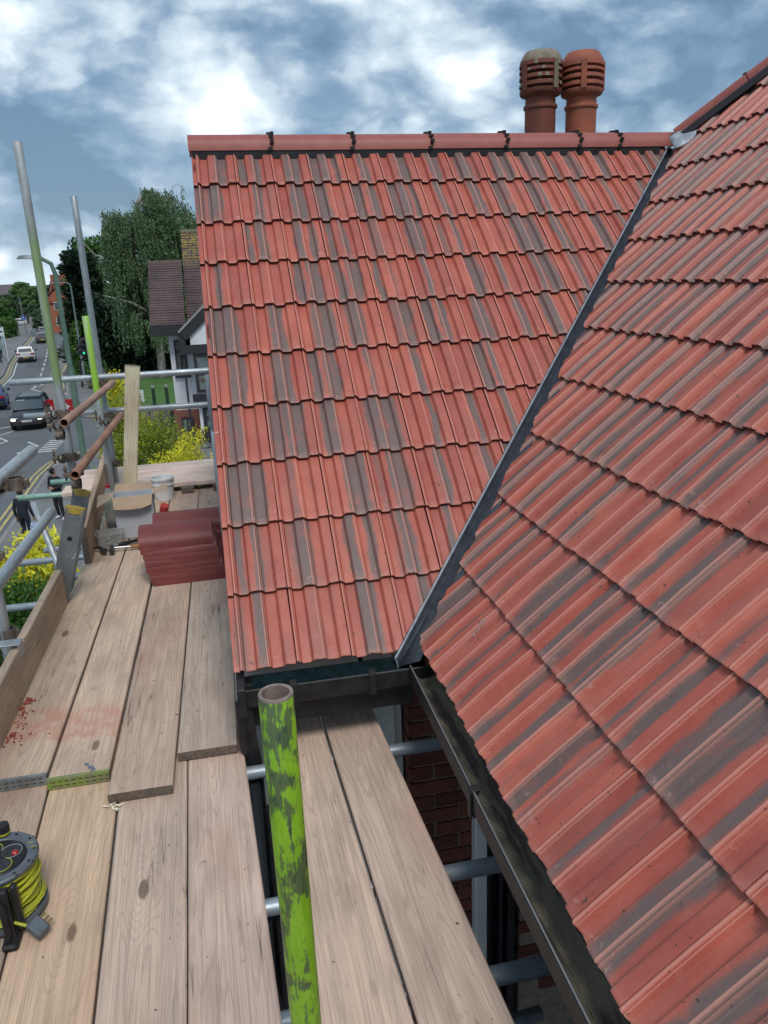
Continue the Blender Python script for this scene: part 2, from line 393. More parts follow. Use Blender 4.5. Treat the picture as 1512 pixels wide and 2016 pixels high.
# ------------------------------------------------------------------ ground, road, markings
M_ASPH = pm('asphalt', (.115, .125, .135), .9, scale=.35, col2=(.09, .10, .108), bump=.3)
M_ASPHW = pm('worn_asphalt_lane', (.185, .178, .168), .9, scale=.5, col2=(.15, .147, .14), bump=.3)
M_PAVE = pm('pavement_slabs', (.17, .172, .175), .9, scale=.6, col2=(.115, .118, .12), bump=.3)
M_GROUND = pm('distant_ground', (.13, .14, .12), .95, scale=.05, col2=(.08, .10, .06), bump=0)
M_PATCH = pm('patched_tarmac', (.085, .09, .095), .9, scale=1.5, col2=(.07, .075, .08), bump=.3)
M_LINE = pm('white_road_paint', (.62, .62, .60), .7, scale=3, col2=(.34, .34, .33), bump=0)
M_YEL = pm('yellow_road_paint', (.52, .40, .13), .7, scale=2, col2=(.30, .26, .14), bump=0)
M_KERB = pm('kerb_stone', (.24, .24, .235), .9, scale=4, col2=(.17, .17, .165))
M_LAWN = pm('lawn_grass', (.065, .15, .028), .9, scale=.8, col2=(.040, .10, .018), bump=.8, bdist=.05)
def sheet(name, pts, z, mat, **props):
    me = mesh(name, [(x, y, z) for x, y in pts], [tuple(range(len(pts)))], [mat])
    bm = bmesh.new(); bm.from_mesh(me)
    for f in bm.faces:
        if f.normal.z < 0: f.normal_flip()
    bmesh.ops.triangulate(bm, faces=bm.faces[:]); bm.to_mesh(me); bm.free()
    return obj(name, me, None, None, **props)
S = dict(kind='structure')
sheet('ground', [(-2500, -60), (2500, -60), (2500, 2900), (-2500, 2900)], GZ-.13, M_GROUND, **S)
RK = [(-7.2, -10), (-7.2, 18), (-7.31, 24.05), (-7.45, 26.75), (-7.6, 29.6), (-7.77, 32.9), (-7.7, 35.1), (-7.3, 36.4), (-6.6, 37.3), (-5.5, 38.1), (30, 42.5)]
RK2 = [(30, 50.), (-6.2, 46.4), (-7.4, 46.7), (-8.6, 47.7), (-9.6, 50.), (-11.0, 56.), (-12.65, 64.9), (-14.8, 78.8), (-18.8, 103.6), (-23.7, 131.6), (-30, 165), (-42.5, 231.5), (-75, 390), (-200, 1000)]
LK = [(-15.4, -10), (-15.6, 24), (-16.3, 44), (-17.8, 60), (-20.1, 75.9), (-22.2, 86), (-26.0, 106), (-31.8, 140), (-47, 215), (-80, 370), (-207, 1000)]
road = RK+RK2+LK[::-1]
sheet('road', road, GZ, M_ASPH, **S)
def offs(pl_, d):
    out = []
    for i, p in enumerate(pl_):
        a = Vector(pl_[max(i-1, 0)]); b_ = Vector(pl_[min(i+1, len(pl_)-1)]); t_ = (b_-a).normalized()
        out.append((p[0]+t_.y*d, p[1]-t_.x*d))
    return out
def strip(mb, pl_, d0, d1, z):
    a = offs(pl_, d0); b_ = offs(pl_, d1)
    n = len(pl_); vs_ = [(x, y, z) for x, y in a]+[(x, y, z) for x, y in b_]
    mb.add(vs_, [(i, i+n, i+n+1, i+1) for i in range(n-1)])
def kerb(mb, pl_, d0, d1, z0, z1):
    a = offs(pl_, d0); b_ = offs(pl_, d1); n = len(pl_)
    vs_ = [(x, y, z0) for x, y in a]+[(x, y, z1) for x, y in a]+[(x, y, z1) for x, y in b_]+[(x, y, z0) for x, y in b_]
    fs = []
    for i in range(n-1):
        for k in range(3): fs.append((i+k*n, i+1+k*n, i+1+(k+1)*n, i+(k+1)*n))
    mb.add(vs_, fs)
mb = MB(); kerb(mb, RK, 0, .14, GZ-.05, GZ+.10); kerb(mb, RK2[::1], 0, .14, GZ-.05, GZ+.10); kerb(mb, LK, 0, -.14, GZ-.05, GZ+.10)
mb.build('kerb', M_KERB, **S)
PK1 = offs(RK, .14); PK2 = offs(RK2, .14); PKL = offs(LK, -.14)
sheet('pavement', PK1+[(30, -10)], GZ+.092, M_PAVE, **S)
sheet('pavement_beyond_side_road', PK2[:-4]+[(-22, 165), (30, 165)], GZ+.092, M_PAVE, **S)
sheet('pavement_far_kerb', PKL+[(-240, 1000), (-90, 370), (-60, 215), (-44, 140), (-40, 100), (-45, 60), (-50, -10)], GZ+.092, M_PAVE, **S)
# worn hatched lane on the right half of the carriageway
cen = [(-12.6, 44), (-13.5, 54), (-14.9, 64), (-16.6, 75), (-19.6, 92), (-22.2, 106), (-26, 126)]
rin = [(-14.0+0, 78), (-12.2, 66), (-10.9, 57), (-9.9, 51)]
sheet('worn_lane', [(-11.9, 49), (-12.9, 54), (-14.2, 64), (-16.0, 76), (-18.6, 92), (-17.6, 94), (-15.3, 80), (-13.1, 66), (-11.6, 57), (-10.4, 50.5)], GZ+.004, M_ASPHW, **S)
mb = MB()
for i in range(14):                                            # dashed centre line
    y0 = 58+i*5.2
    if y0 > 126: break
    def cx_(y): return np.interp(y, [p[1] for p in cen], [p[0] for p in cen])
    for q in (0,):
        x0, x1 = cx_(y0), cx_(y0+3.2)
        mb.add([(x0-.06, y0, GZ+.008), (x0+.06, y0, GZ+.008), (x1+.07, y0+3.2, GZ+.008), (x1-.07, y0+3.2, GZ+.008)], [(0, 1, 2, 3)])
def zig(mb, x0, y0, y1, slope, amp, n, w=.12):
    pts = [(x0+slope*(y-y0)+(amp if k % 2 else -amp), y) for k, y in enumerate(np.linspace(y0, y1, n))]
    strip(mb, pts, -w/2, w/2, GZ+.008)
zig(mb, -12.3, 50, 69, -.17, .42, 9); zig(mb, -9.6, 35.5, 41, -.05, .35, 5); zig(mb, -15.2, 30, 37, 0, .3, 5); zig(mb, -16.6, 50, 66, -.14, .35, 8)
zig(mb, -11.6, 40, 45, -.1, .4, 4); zig(mb, -10.3, 52, 62, -.16, .3, 6)
strip(mb, [(-15.4, 37.5), (-13.2, 42.0)], -.07, .07, GZ+.008); strip(mb, [(-9.9, 47.6), (-8.8, 47.4)], -.08, .08, GZ+.008)
for k in range(6): mb.add([(x, y, GZ+.008) for x, y in ((-9.2+k*.0, 38.0+k*.55), (-8.4, 38.0+k*.55), (-8.4, 38.25+k*.55), (-9.2, 38.25+k*.55))], [(0, 1, 2, 3)])
strip(mb, [(-13.4, 45.5), (-9.3, 48.8)], -.1, .1, GZ+.008)
strip(mb, [(p[0]+.9, p[1]) for p in LK[3:8]], -.06, .06, GZ+.008)
strip(mb, [(-21.6+i*.0, 76+i*3) for i in range(2)], -.05, .05, GZ+.008)
mb.build('road_markings', M_LINE, **S)
mb = MB()
nearline = [p for p in RK[1:10]]
strip(mb, nearline, -.55, -.45, GZ+.009); strip(mb, nearline, -.32, -.22, GZ+.009)
strip(mb, [(-8.0, 47.1), (-7.0, 46.35), (-5.5, 46.2), (-2, 46.4)], -.4, -.3, GZ+.009)
zz = [(x-.35-(.4 if k % 4 in (1, 2) else 0), y) for k, (x, y) in enumerate([(-9.3+.0, 50), (-10.2, 53.3), (-10.4, 54.3), (-11.9, 61), (-12.3, 64), (-13.6, 72), (-14.1, 75), (-15.5, 83), (-17, 93)])]
strip(mb, zz, -.07, .07, GZ+.009)
strip(mb, LK[2:8], .25, .35, GZ+.009); strip(mb, LK[2:8], .5, .6, GZ+.009)
mb.build('yellow_lines', M_YEL, **S)
sheet('road_patch', [(-13.2, 44.5), (-11.6, 44.9), (-12.3, 50.5), (-13.9, 50)], GZ+.003, M_PATCH, **S)
sheet('road_patch', [(-19.5, 82), (-17.4, 82.6), (-20.2, 97), (-22, 96)], GZ+.003, M_PATCH, **S)
sheet('road_patch', [(-9.6, 26), (-8.6, 26), (-8.8, 34), (-9.9, 34)], GZ+.003, M_PATCH, **S)
sheet('pavement_patch', [(-6.9, 30), (-5.2, 30.3), (-5.4, 34.6), (-7.1, 34.2)], GZ+.096, M_ASPH, **S)
sheet('pavement_patch', [(-24.5, 70), (-22.2, 70), (-25.5, 86), (-28, 86)], GZ+.096, M_ASPH, **S)
sheet('lawn', [(-7.6, 47.6+1.5), (3, 47.6+1.5), (6, 66), (-9.5, 66)], GZ+.10, M_LAWN, **S)
sheet('bank_of_grass', [(-13.0, 72), (-10, 67), (8, 67), (8, 130), (-17.5, 96)], GZ+.12, M_LAWN, **S)

# ------------------------------------------------------------------ the house being re-roofed
W_ = .2
PA, GA, AX, AY, AZ, WV = .7455, .2979, .1443, 2.488, -1.3168, .2253
PB, GB, BX, BY, BZ = .7287, .3029, .5853, 2.351, -1.2766
tA, tB = math.tan(PA), math.tan(PB)
house = thing('brick_house', 'brick house with new red interlocking roof tiles, two slopes meeting in a metal valley', 'house', (.6, 2.75, GZ))
axA, upA, nA = Vector((1, 0, 0)), Vector((0, math.cos(PA), math.sin(PA))), Vector((0, -math.sin(PA), math.cos(PA)))
axB, upB, nB = Vector((0, -1, 0)), Vector((math.cos(PB), 0, math.sin(PB))), Vector((-math.sin(PB), 0, math.cos(PB)))
V0 = Vector((BX+(AZ-BZ)/tB, AY, AZ)); Vd = Vector((1/tB, 1/tA, 1.)); Vdn = Vd.normalized()
Vh = Vector((Vd.y, -Vd.x, 0)).normalized()
YR = AY+10*GA*math.cos(PA); ZR = AZ+10*GA*math.sin(PA)          # top of slope A
J = V0+Vd*(ZR-AZ)                                              # where ridge, valley and hip meet
Hd = Vector((1, -1, tB)); Hn = Vector((1, 1, 0)).normalized()    # hip line and plan normal

def prof(x):
    """height of the tile's top face across its 0.2 m width"""
    P = [(0, .0085), (.004, .0092), (.0065, .0088), (.009, .0045), (.0115, .0052), (.014, .0040), (.019, -.0035), (.024, -.0042), (.048, -.0045), (.054, -.0040), (.0625, .0065), (.068, .0073),
         (.094, .0073), (.0975, .0083), (.1005, .0080), (.104, .0035), (.107, .0040), (.112, -.0030), (.117, -.0042), (.146, -.0045), (.152, -.0038), (.1615, .0065), (.167, .0074), (.1925, .0074), (.1965, .0068), (.1985, .0010)]
    return [(a, b_*(1.6 if x == 0 else 1.40)) for a, b_ in P]
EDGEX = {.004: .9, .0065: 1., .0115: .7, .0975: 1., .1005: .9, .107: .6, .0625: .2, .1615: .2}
TH = .0165
def tile_mesh(name, P, g, seed, chip=1., camber=.0045):
    rr = random.Random(seed); L = g+.045
    ys = [0., .006, .03, .10, .18, .25, L]
    def zt(y): return -(TH+.0025)*y/g+camber*math.sin(PI*min(y/g, 1.))
    vs_, fs, fm = [], [], []
    n = len(P); jit = [rr.uniform(0, .0035)*chip for _ in P]; jz = [rr.uniform(-.0012, .0006)*chip for _ in P]
    for side in (0, 1):
        for iy, y in enumerate(ys):
            for ix, pp in enumerate(P):
                x, h = pp[0], pp[1]
                yy = y
                z = zt(y)+h
                if side: z -= TH
                if iy == 0: yy += jit[ix]+(.003 if side else 0); z += jz[ix]-(.0012 if not side else 0)
                vs_.append((x, yy, z))
    m_ = len(ys)
    def I(s_, iy, ix): return (s_*m_+iy)*n+ix
    for iy in range(m_-1):
        for ix in range(n-1):
            fs.append((I(0, iy, ix), I(0, iy, ix+1), I(0, iy+1, ix+1), I(0, iy+1, ix))); fm.append(0)
            fs.append((I(1, iy, ix), I(1, iy+1, ix), I(1, iy+1, ix+1), I(1, iy, ix+1))); fm.append(1)
    for ix in range(n-1):
        fs.append((I(1, 0, ix), I(1, 0, ix+1), I(0, 0, ix+1), I(0, 0, ix))); fm.append(1)
        fs.append((I(0, m_-1, ix), I(0, m_-1, ix+1), I(1, m_-1, ix+1), I(1, m_-1, ix))); fm.append(1)
    for iy in range(m_-1):
        fs.append((I(0, iy, 0), I(0, iy+1, 0), I(1, iy+1, 0), I(1, iy, 0))); fm.append(1)
        fs.append((I(1, iy, n-1), I(1, iy+1, n-1), I(0, iy+1, n-1), I(0, iy, n-1))); fm.append(1)
    me = mesh(name, vs_, fs, [M_TILE, M_TEDGE], fm)
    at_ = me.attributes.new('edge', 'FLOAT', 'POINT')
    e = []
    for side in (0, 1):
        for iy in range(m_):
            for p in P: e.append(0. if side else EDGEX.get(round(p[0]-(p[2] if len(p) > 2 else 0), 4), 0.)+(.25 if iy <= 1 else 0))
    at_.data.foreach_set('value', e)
    return me
PSTD = prof(0); PLOW = prof(1)
PVERGE = [(0, -.014), (.0015, -.0035), (.022, -.0035), (.0245, .0085)]+[(x+.0253, h, .0253) for x, h in PSTD]
varA = [tile_mesh('roof_tile', PSTD, GA, 100+i) for i in range(5)]
varB = [tile_mesh('roof_tile', PLOW, GB, 200+i, .7, .0028) for i in range(5)]
varV = [tile_mesh('verge_tile', PVERGE, GA, 300+i) for i in range(3)]
def frame(ax, up, n, o):
    return Matrix(((ax.x, up.x, n.x, o.x), (ax.y, up.y, n.y, o.y), (ax.z, up.z, n.z, o.z), (0, 0, 0, 1)))
def clip_mesh(me, W, planes):
    """cut a tile along vertical planes (world co, no); keep the side the normal points away from"""
    bm = bmesh.new(); bm.from_mesh(me); bm.transform(W)
    for co, no, jag in planes:
        geo = bm.verts[:]+bm.edges[:]+bm.faces[:]
        r_ = bmesh.ops.bisect_plane(bm, geom=geo, plane_co=co, plane_no=no, clear_outer=True)
        if not bm.faces: bm.free(); return None
        ce = [g_ for g_ in r_['geom_cut'] if isinstance(g_, bmesh.types.BMEdge)]
        cv = [g_ for g_ in r_['geom_cut'] if isinstance(g_, bmesh.types.BMVert)]
        if ce:
            fl = bmesh.ops.holes_fill(bm, edges=ce, sides=0)
            for f in fl['faces']: f.material_index = 1
        if jag:
            for v in cv:
                k = mnoise.noise(v.co*23.)*jag
                v.co += no*k
    bm.transform(W.inverted())
    m2 = bpy.data.meshes.new(me.name)
    for m in me.materials: m2.materials.append(m)
    bm.to_mesh(m2); bm.free(); return m2 if len(m2.polygons) > 3 else None
def corners(W, w, l): return [W @ Vector((a, b_, 0)) for a in (0, w) for b_ in (0, l)]
def inview(ps, mgn=260):
    for p in ps:
        c = CAMR.T @ np.array(p)
        if c[2] < -.05:
            u = 756-F*c[0]/c[2]; v = 1008+F*c[1]/c[2]
            if -mgn < u < 1512+mgn and -mgn < v < 2016+mgn: return True
    return False
# slope sheets (battens and felt under the tiles)
def slope_sheet(name, pts, n, th=.02, mat=M_FELT):
    pts = [Vector(p) for p in pts]; k = len(pts)
    mb = MB(); mb.add([p-n*.045 for p in pts]+[p-n*(.045+th) for p in pts], [tuple(range(k)), tuple(reversed(range(k, 2*k)))]+[(i, (i+1) % k, (i+1) % k+k, i+k) for i in range(k)])
    return mb.build(name, mat, house)
HT = J+Hd*2.2
slopeA = slope_sheet('roof_slope', [(AX-WV+.02, AY+.03, AZ+.03*tA), tuple(V0+Vector((0, .03, .03*tA))), tuple(J), (AX-WV+.02, YR, ZR)], nA)
slopeB = slope_sheet('roof_slope', [(BX+.03, -3.0, BZ+.03*tB), (HT.x, -3.0, HT.z), tuple(HT), tuple(J), (BX+.03, V0.y, BZ+.03*tB)], nB)
bx_ = (YR+.1)
slope_sheet('back_slope', [(AX-WV+.02, YR+.14, ZR), (J.x, YR+.14, ZR), (J.x+.3, YR+2.3, ZR-2.1), (AX-WV+.02, YR+2.3, ZR-2.1)], Vector((0, .68, .73)))
slope_sheet('hip_slope', [tuple(J+Vector((.03, .03, -.03))), tuple(HT+Vector((.03, .03, -.03))), (HT.x+3, HT.y+.03, HT.z-.03), (HT.x+3, J.y+.1, J.z)], Vector((0, .6, .8)))
cntA = cntB = 0
for k in range(10):
    for j in range(0, 18):
        if j == 0:
            o = Vector((AX-WV, AY, AZ))+upA*(k*GA); W = frame(axA, upA, nA, o); me = varV[random.randrange(3)]; w = .2253
        else:
            o = Vector((AX+W_*(j-1), AY, AZ))+upA*(k*GA); W = frame(axA, upA, nA, o); me = varA[random.randrange(5)]; w = W_
        W = W @ Matrix.Rotation(random.uniform(-.004, .004), 4, 'Z') @ T(random.uniform(-.0008, .0008), random.uniform(-.003, .003), 0)
        cs = corners(W, w, GA+.045)
        dv = [(c-V0).dot(Vh) for c in cs]
        if min(dv) > -.012: continue
        planes = []
        if max(dv) > -.012: planes.append((V0-Vh*.012, Vh, .0))
        if k == 9: planes.append((Vector((0, YR+.02, 0)), Vector((0, 1, 0)), 0))
        if planes:
            me = clip_mesh(me, W, planes)
            if me is None: continue
        t_ = obj('roof_tile' if j else 'verge_tile', me, slopeA, W); cntA += 1
for k in range(0, 20):
    for j in range(-16, 14):
        o = Vector((BX, BY-W_*j, BZ))+upB*(k*GB); W = frame(axB, upB, nB, o)
        W = W @ Matrix.Rotation(random.uniform(-.004, .004), 4, 'Z') @ T(random.uniform(-.0008, .0008), random.uniform(-.003, .003), 0)
        cs = corners(W, W_, GB+.045)
        dv = [(c-V0).dot(Vh) for c in cs]; cut = .066 - .018*min(k/10, 1)
        if max(dv) < cut: continue
        dh = [(c-J).dot(Hn) for c in cs]
        if min(dh) > -.06: continue
        if not inview(cs, 150): continue
        me = varB[random.randrange(5)]; planes = []
        if min(dv) < cut: planes.append((V0+Vh*cut, -Vh, .014))
        if max(dh) > -.06: planes.append((J-Hn*.06, Hn, 0))
        if planes:
            me = clip_mesh(me, W, planes)
            if me is None: continue
        obj('roof_tile', me, slopeB, W); cntB += 1
print('tiles', cntA, cntB)
# printed marks on two tiles
def text_mesh(s_, size, mat, depth=.0003, font_sp=1.):
    cu = bpy.data.curves.new('text', 'FONT'); cu.body = s_; cu.size = size; cu.extrude = depth; cu.space_character = font_sp; cu.align_x = 'CENTER'
    o = bpy.data.objects.new('text', cu); C.objects.link(o); dg = bpy.context.evaluated_depsgraph_get()
    me = bpy.data.meshes.new_from_object(o.evaluated_get(dg)); bpy.data.objects.remove(o); bpy.data.curves.remove(cu)
    me.materials.clear(); me.materials.append(mat); return me
M_STAMP = pm('black_stamp_ink', (.05, .02, .02), .8, bump=0)
M_CHALK = pm('pale_print', (.42, .34, .33), .8, bump=0, scale=90, col2=(.22, .15, .14))
for k, s_ in ((5, '10000600V03'), (9, '10000600')):
    W = frame(upA*-1, axA, nA, Vector((AX-WV+.007, AY, AZ))+upA*(k*GA+.15)+nA*-.0095+nA*.0045)
    obj('stamped_number', text_mesh(s_, .016, M_STAMP), slopeA, W)
ct = at(941, 1238, 0, 1.); s0 = (BZ-tB*BX)/(ct.z/ct.x-tB); ct = Vector((s0, ct.y/ct.x*s0, ct.z/ct.x*s0))
W = frame(axB*.35-upB*.94, axB*.94+upB*.35, nB, ct+nB*.0065)
obj('printed_mark', text_mesh('DVSA', .032, M_CHALK, .0002), slopeB, W)
# valley flashing: bead, folded channel
def vpt(off, h, s_): return V0+Vd*s_+Vh*off+Vector((0, 0, h))
def planeh(off):  # height of the roof surfaces above the valley line at plan offset
    if off < 0: return (Vh*off).y*tA
    return (Vh*off).x*tB
mb = MB(); sec = [(-.03, -.034), (-.016, -.010), (-.012, .016), (-.008, .024), (-.001, .024), (.003, .016), (.005, .0), (.010, -.012), (.06, -.016), (.10, -.020)]
ss = np.linspace(-.035, ZR-AZ-.02, 15); rs = []
for s_ in ss:
    rs.append([vpt(o_, h_+(planeh(o_) if o_ < 0 or o_ > .008 else 0)+.0015*mnoise.noise(Vector((s_*3, o_*40, 0))), s_) for o_, h_ in sec])
n_ = len(sec); mb.add([p for r_ in rs for p in r_], [(i*n_+j, i*n_+j+1, (i+1)*n_+j+1, (i+1)*n_+j) for i in range(len(rs)-1) for j in range(n_-1)])
vf = mb.mesh('valley_flashing', [M_LEAD], True)
so_ = obj('valley_flashing', vf, house); md = so_.modifiers.new('solid', 'SOLIDIFY'); md.thickness = .0022
mb = MB(); mb.path([vpt(-.0045, .0235, s_) for s_ in ss], .0045, 8); mb.build('flashing_bead', M_LEADL, so_, smooth=True)
# open curled end of the flashing at the eaves and crimped sheet edge under the tiles
mb = MB()
e0 = vpt(0, 0, -.03)
mb.path([e0+Vector(p) for p in ((-.010, -.004, .02), (-.004, -.010, .0), (0, -.014, -.03), (.02, -.02, -.055), (.055, -.03, -.06), (.075, -.02, -.03))], .0022, 6)
mb.path([e0+Vector((-.012-.022*i, .0, -.028-.010*(i % 2)-.003*i)) for i in range(9)], .0020, 6)
mb.build('crimped_edge', M_LEADL, so_, smooth=True)
# crumpled lead saddle at the junction
mb = MB(); g_ = []
for i in range(11):
    for jj in range(7):
        a = i/10; b_ = jj/6
        p = J+Vector((-.07+.24*a, -.075-.08*b_-.10*a, .030-.075*b_+.125*a*(1-.25*b_)))
        p += Vector((0, 0, .018))*mnoise.noise(p*30)+Vector((0, 0, .006))*mnoise.noise(p*60)
        g_.append(p)
mb.add(g_, [(i*7+j, i*7+j+1, (i+1)*7+j+1, (i+1)*7+j) for i in range(10) for j in range(6)])
o = mb.build('lead_saddle', M_LEADL, house, smooth=True); o.modifiers.new('s', 'SOLIDIFY').thickness = .002
# ridge tiles
def ridge_mesh(L, mat, r=.115, hgt=.095, th=.014, n=12):
    """barrel ridge tile along local +X, apex up; origin at the low front edge line centre"""
    mb = MB()
    def arc(rr, hh): return [Vector((0, -rr*math.cos(PI*k/n), hh*math.sin(PI*k/n)**.8)) for k in range(n+1)]
    o_ = arc(r, hgt); i_ = arc(r-th, hgt-th)
    loop = o_+i_[::-1]
    mb.rings([[p+Vector((x, 0, 0)) for p in loop] for x in (0, .004, L-.004, L)])
    me = mb.mesh('ridge_tile', [mat], True); return me
def clip_ridge(W, par):
    mb = MB()
    mb.path([(0, -.1175, .0), (0, -.109, .042), (0, -.072, .083), (0, 0, .100), (0, .075, .083)], .0035, 6)
    mb.box(-.010, .012, -.124, -.112, .034, .052); mb.box(-.013, .013, -.102, -.090, .066, .079); mb.box(-.022, -.004, -.124, -.112, -.004, .014)
    mb.box(-.018, .004, -.01, .02, .098, .107); mb.box(.002, .020, -.03, -.01, .094, .108); mb.box(-.010, .010, -.06, -.045, .088, .098)
    return mb.build('ridge_clip', M_BLACK, par, W, local=True)
rxs = [-.092, .362, .820, 1.275, 1.730, 2.190, 2.450, 2.86]
RYC, RZC = YR+.075, ZR-.012
for i in range(len(rxs)-1):
    L = rxs[i+1]-rxs[i]-.006
    W = T(rxs[i], RYC, RZC+random.uniform(-.002, .002)) @ Matrix.Rotation(random.uniform(-.004, .004), 4, 'Z')
    rt = obj('ridge_tile', ridge_mesh(L, M_RIDGE), house, W)
    if i < len(rxs)-2: clip_ridge(W @ T(L+.003, 0, 0), rt)
mb = MB(); mb.box(AX-WV+.01, J.x-.1, YR-.035, YR+.16, ZR-.055, ZR-.012); mb.build('ridge_roll', M_BLACK, house)
hdn = Hd.normalized(); hup = Vector((-Hd.x, -Hd.y, 0)); hup = Vector((0, 0, 1))-hdn*hdn.z; hup.normalize(); hsd = hup.cross(hdn)
for i in range(5):
    W = frame(hdn, hsd, hup, J+Hn*.035+hdn*(.05+.455*i)+hup*.004)
    rt = obj('ridge_tile', ridge_mesh(.45, M_RIDGE, .098, .075), house, W)
    clip_ridge(W @ T(.452, 0, 0) @ Matrix.Diagonal((.9, -.82, .78, 1)), rt)
mb = MB(); W = frame(hdn, hsd, hup, J+Hn*.04+hdn*.05+hup*.0)
mb.bbox(0, 2.4, -.125, .12, -.03, .012, .004, W); mb.build('hip_roll', M_DARK, house)
# chimney stack behind the ridge and its two louvred pots
mb = MB(); mb.box(2.52, 3.35, 6.25, 6.95, -1.5, .98); mb.box(2.49, 3.38, 6.22, 6.98, .90, .95)
chim = mb.build('chimney_stack', M_BRICK, house)
def pot(x, y, z, dark, ang):
    mb = MB()
    sec = [(.126, -.10), (.126, .205), (.137, .208), (.139, .222), (.136, .232), (.124, .237), (.122, .285), (.134, .297), (.160, .306), (.170, .318), (.171, .345),
           (.160, .349), (.150, .352), (.150, .360), (.176, .369), (.172, .394), (.158, .402), (.150, .404), (.150, .412), (.176, .421), (.172, .446), (.158, .454), (.150, .456), (.150, .464), (.176, .473), (.172, .492), (.158, .498), (.150, .500), (.150, .506),
           (.176, .514), (.172, .545), (.166, .565), (.146, .598), (.132, .616), (.126, .622), (.100, .624), (.095, .58)]
    mb.mi = 0; mb.lathe(sec, 36, None, True)
    for a in range(4):
        mb.box(-.022, .022, .135, .181, .335, .545, Matrix.Rotation(ang+a*PI/2, 4, 'Z'))
    me = mb.mesh('chimney_pot', [M_POT, M_HOLE, M_LICH], True)
    for p in me.polygons:
        c = p.center
        r_ = math.hypot(c.x, c.y)
        if r_ < .1515 and .34 < c.z < .50 and p.area > 1e-6: p.material_index = 1
        if dark and p.material_index == 0 and (c.z > .55 or (c.z > .36 and random.random() < .12)): p.material_index = 2
    o = obj('chimney_pot', me, chim, T(x, y, z)); o.color = (.52, .48, .52, 1) if dark else (1, 1, 1, 1)
    o['label'] = 'left pot, grey with lichen round its louvred head' if dark else 'right pot, clean orange terracotta'
pot(2.738, 6.6, 1.065, True, .35); pot(3.100, 6.6, 1.065, False, -.35)
mb = MB(); mb.box(2.5, 3.37, 6.25, 6.97, .98, 1.0); mb.build('flaunching', M_MORT, chim)
# walls below: brick pier, white frame, dark windows, further brick; all facing the scaffold
YW = 2.75
mb = MB(); mb.box(.62, .862, YW+.01, YW+.34, -7.3, -1.28); wall = mb.build('wall', M_MORT, house)
bme = MB().bbox(-.1075, .1075, 0, .1025, 0, .065, .003).mesh('brick', [M_BRICK])
hme = MB().bbox(-.052, .052, 0, .1025, 0, .065, .003).mesh('brick', [M_BRICK])
def brick(x, y, z, par, half=False, rz=0.):
    o = obj('brick', hme if half else bme, par, T(x+random.uniform(-.001, .001), y+random.uniform(-.002, .002), z) @ Matrix.Rotation(rz, 4, 'Z'))
    k = random.uniform(.7, 1.25); o.color = (k, k*random.uniform(.9, 1.1), k, 1)
for r_ in range(34):
    z = -1.42-r_*.075
    if r_ % 2 == 0: brick(.60+.1075, YW, z, wall); brick(.60+.215+.01+.052, YW, z, wall, True)
    else: brick(.60+.052, YW, z, wall, True); brick(.60+.104+.01+.1075, YW, z, wall)
    if r_ % 2 == 0: brick(.60, YW+.1075+.105, z, wall, False, PI/2)
    else: brick(.60, YW+.16, z, wall, True, PI/2)
mb = MB(); mb.box(1.12, 1.9, YW+.012, YW+.3, -7.3, -1.9); wall2 = mb.build('wall', M_MORT, house)
for r_ in range(20):
    z = -2.0-r_*.075
    for i in range(3):
        brick(1.11+.1075+i*.225+(.1125 if r_ % 2 else 0), YW, z, wall2)
mb = MB(); mb.box(.935, .958, YW-.02, YW+.2, -6, -1.4); mb.box(1.0, 1.018, YW-.03, YW+.1, -6, -1.4); mb.box(1.05, 1.085, YW-.01, YW+.1, -6, -1.4); mb.build('window_frame', M_DARK, house)
mb = MB(); mb.box(.96, 1.11, YW+.06, YW+.07, -6, -1.4); mb.build('window_pane', M_GLASSD, house)
mb = MB(); mb.bbox(.862+.016, .932, YW-.06, YW+.1, -6.5, -1.38, .004); mb.build('corner_post', M_WHITE, house)
mb = MB(); mb.bbox(.44, .595, YW+.09, YW+.14, -6.5, -1.38, .004); mb.bbox(.545, .56, YW+.07, YW+.09, -6.5, -1.38, .002); mb.bbox(-.05, .42, YW+.1, YW+.12, -6.5, -1.5, .002)
mb.build('window_surround', M_WHITE, house)
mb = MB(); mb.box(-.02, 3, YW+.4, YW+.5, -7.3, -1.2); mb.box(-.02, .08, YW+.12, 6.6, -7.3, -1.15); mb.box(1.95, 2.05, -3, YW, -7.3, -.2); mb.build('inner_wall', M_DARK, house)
# fascias
mb = MB(); mb.box(-.06, .56, AY-.035, AY-.010, -1.52, -1.36); mb.box(-.075, -.052, AY-.06, AY+.3, -1.56, -1.345); mb.build('fascia', M_BLACK, house)
mb = MB(); mb.box(.645, .665, -3, 2.47, -1.50, -1.335); mb.build('fascia', M_BLACK, house)
mb = MB(); mb.box(.66, 1.3, -3, 2.5, -1.44, -1.43); mb.build('soffit', M_DARK, house)
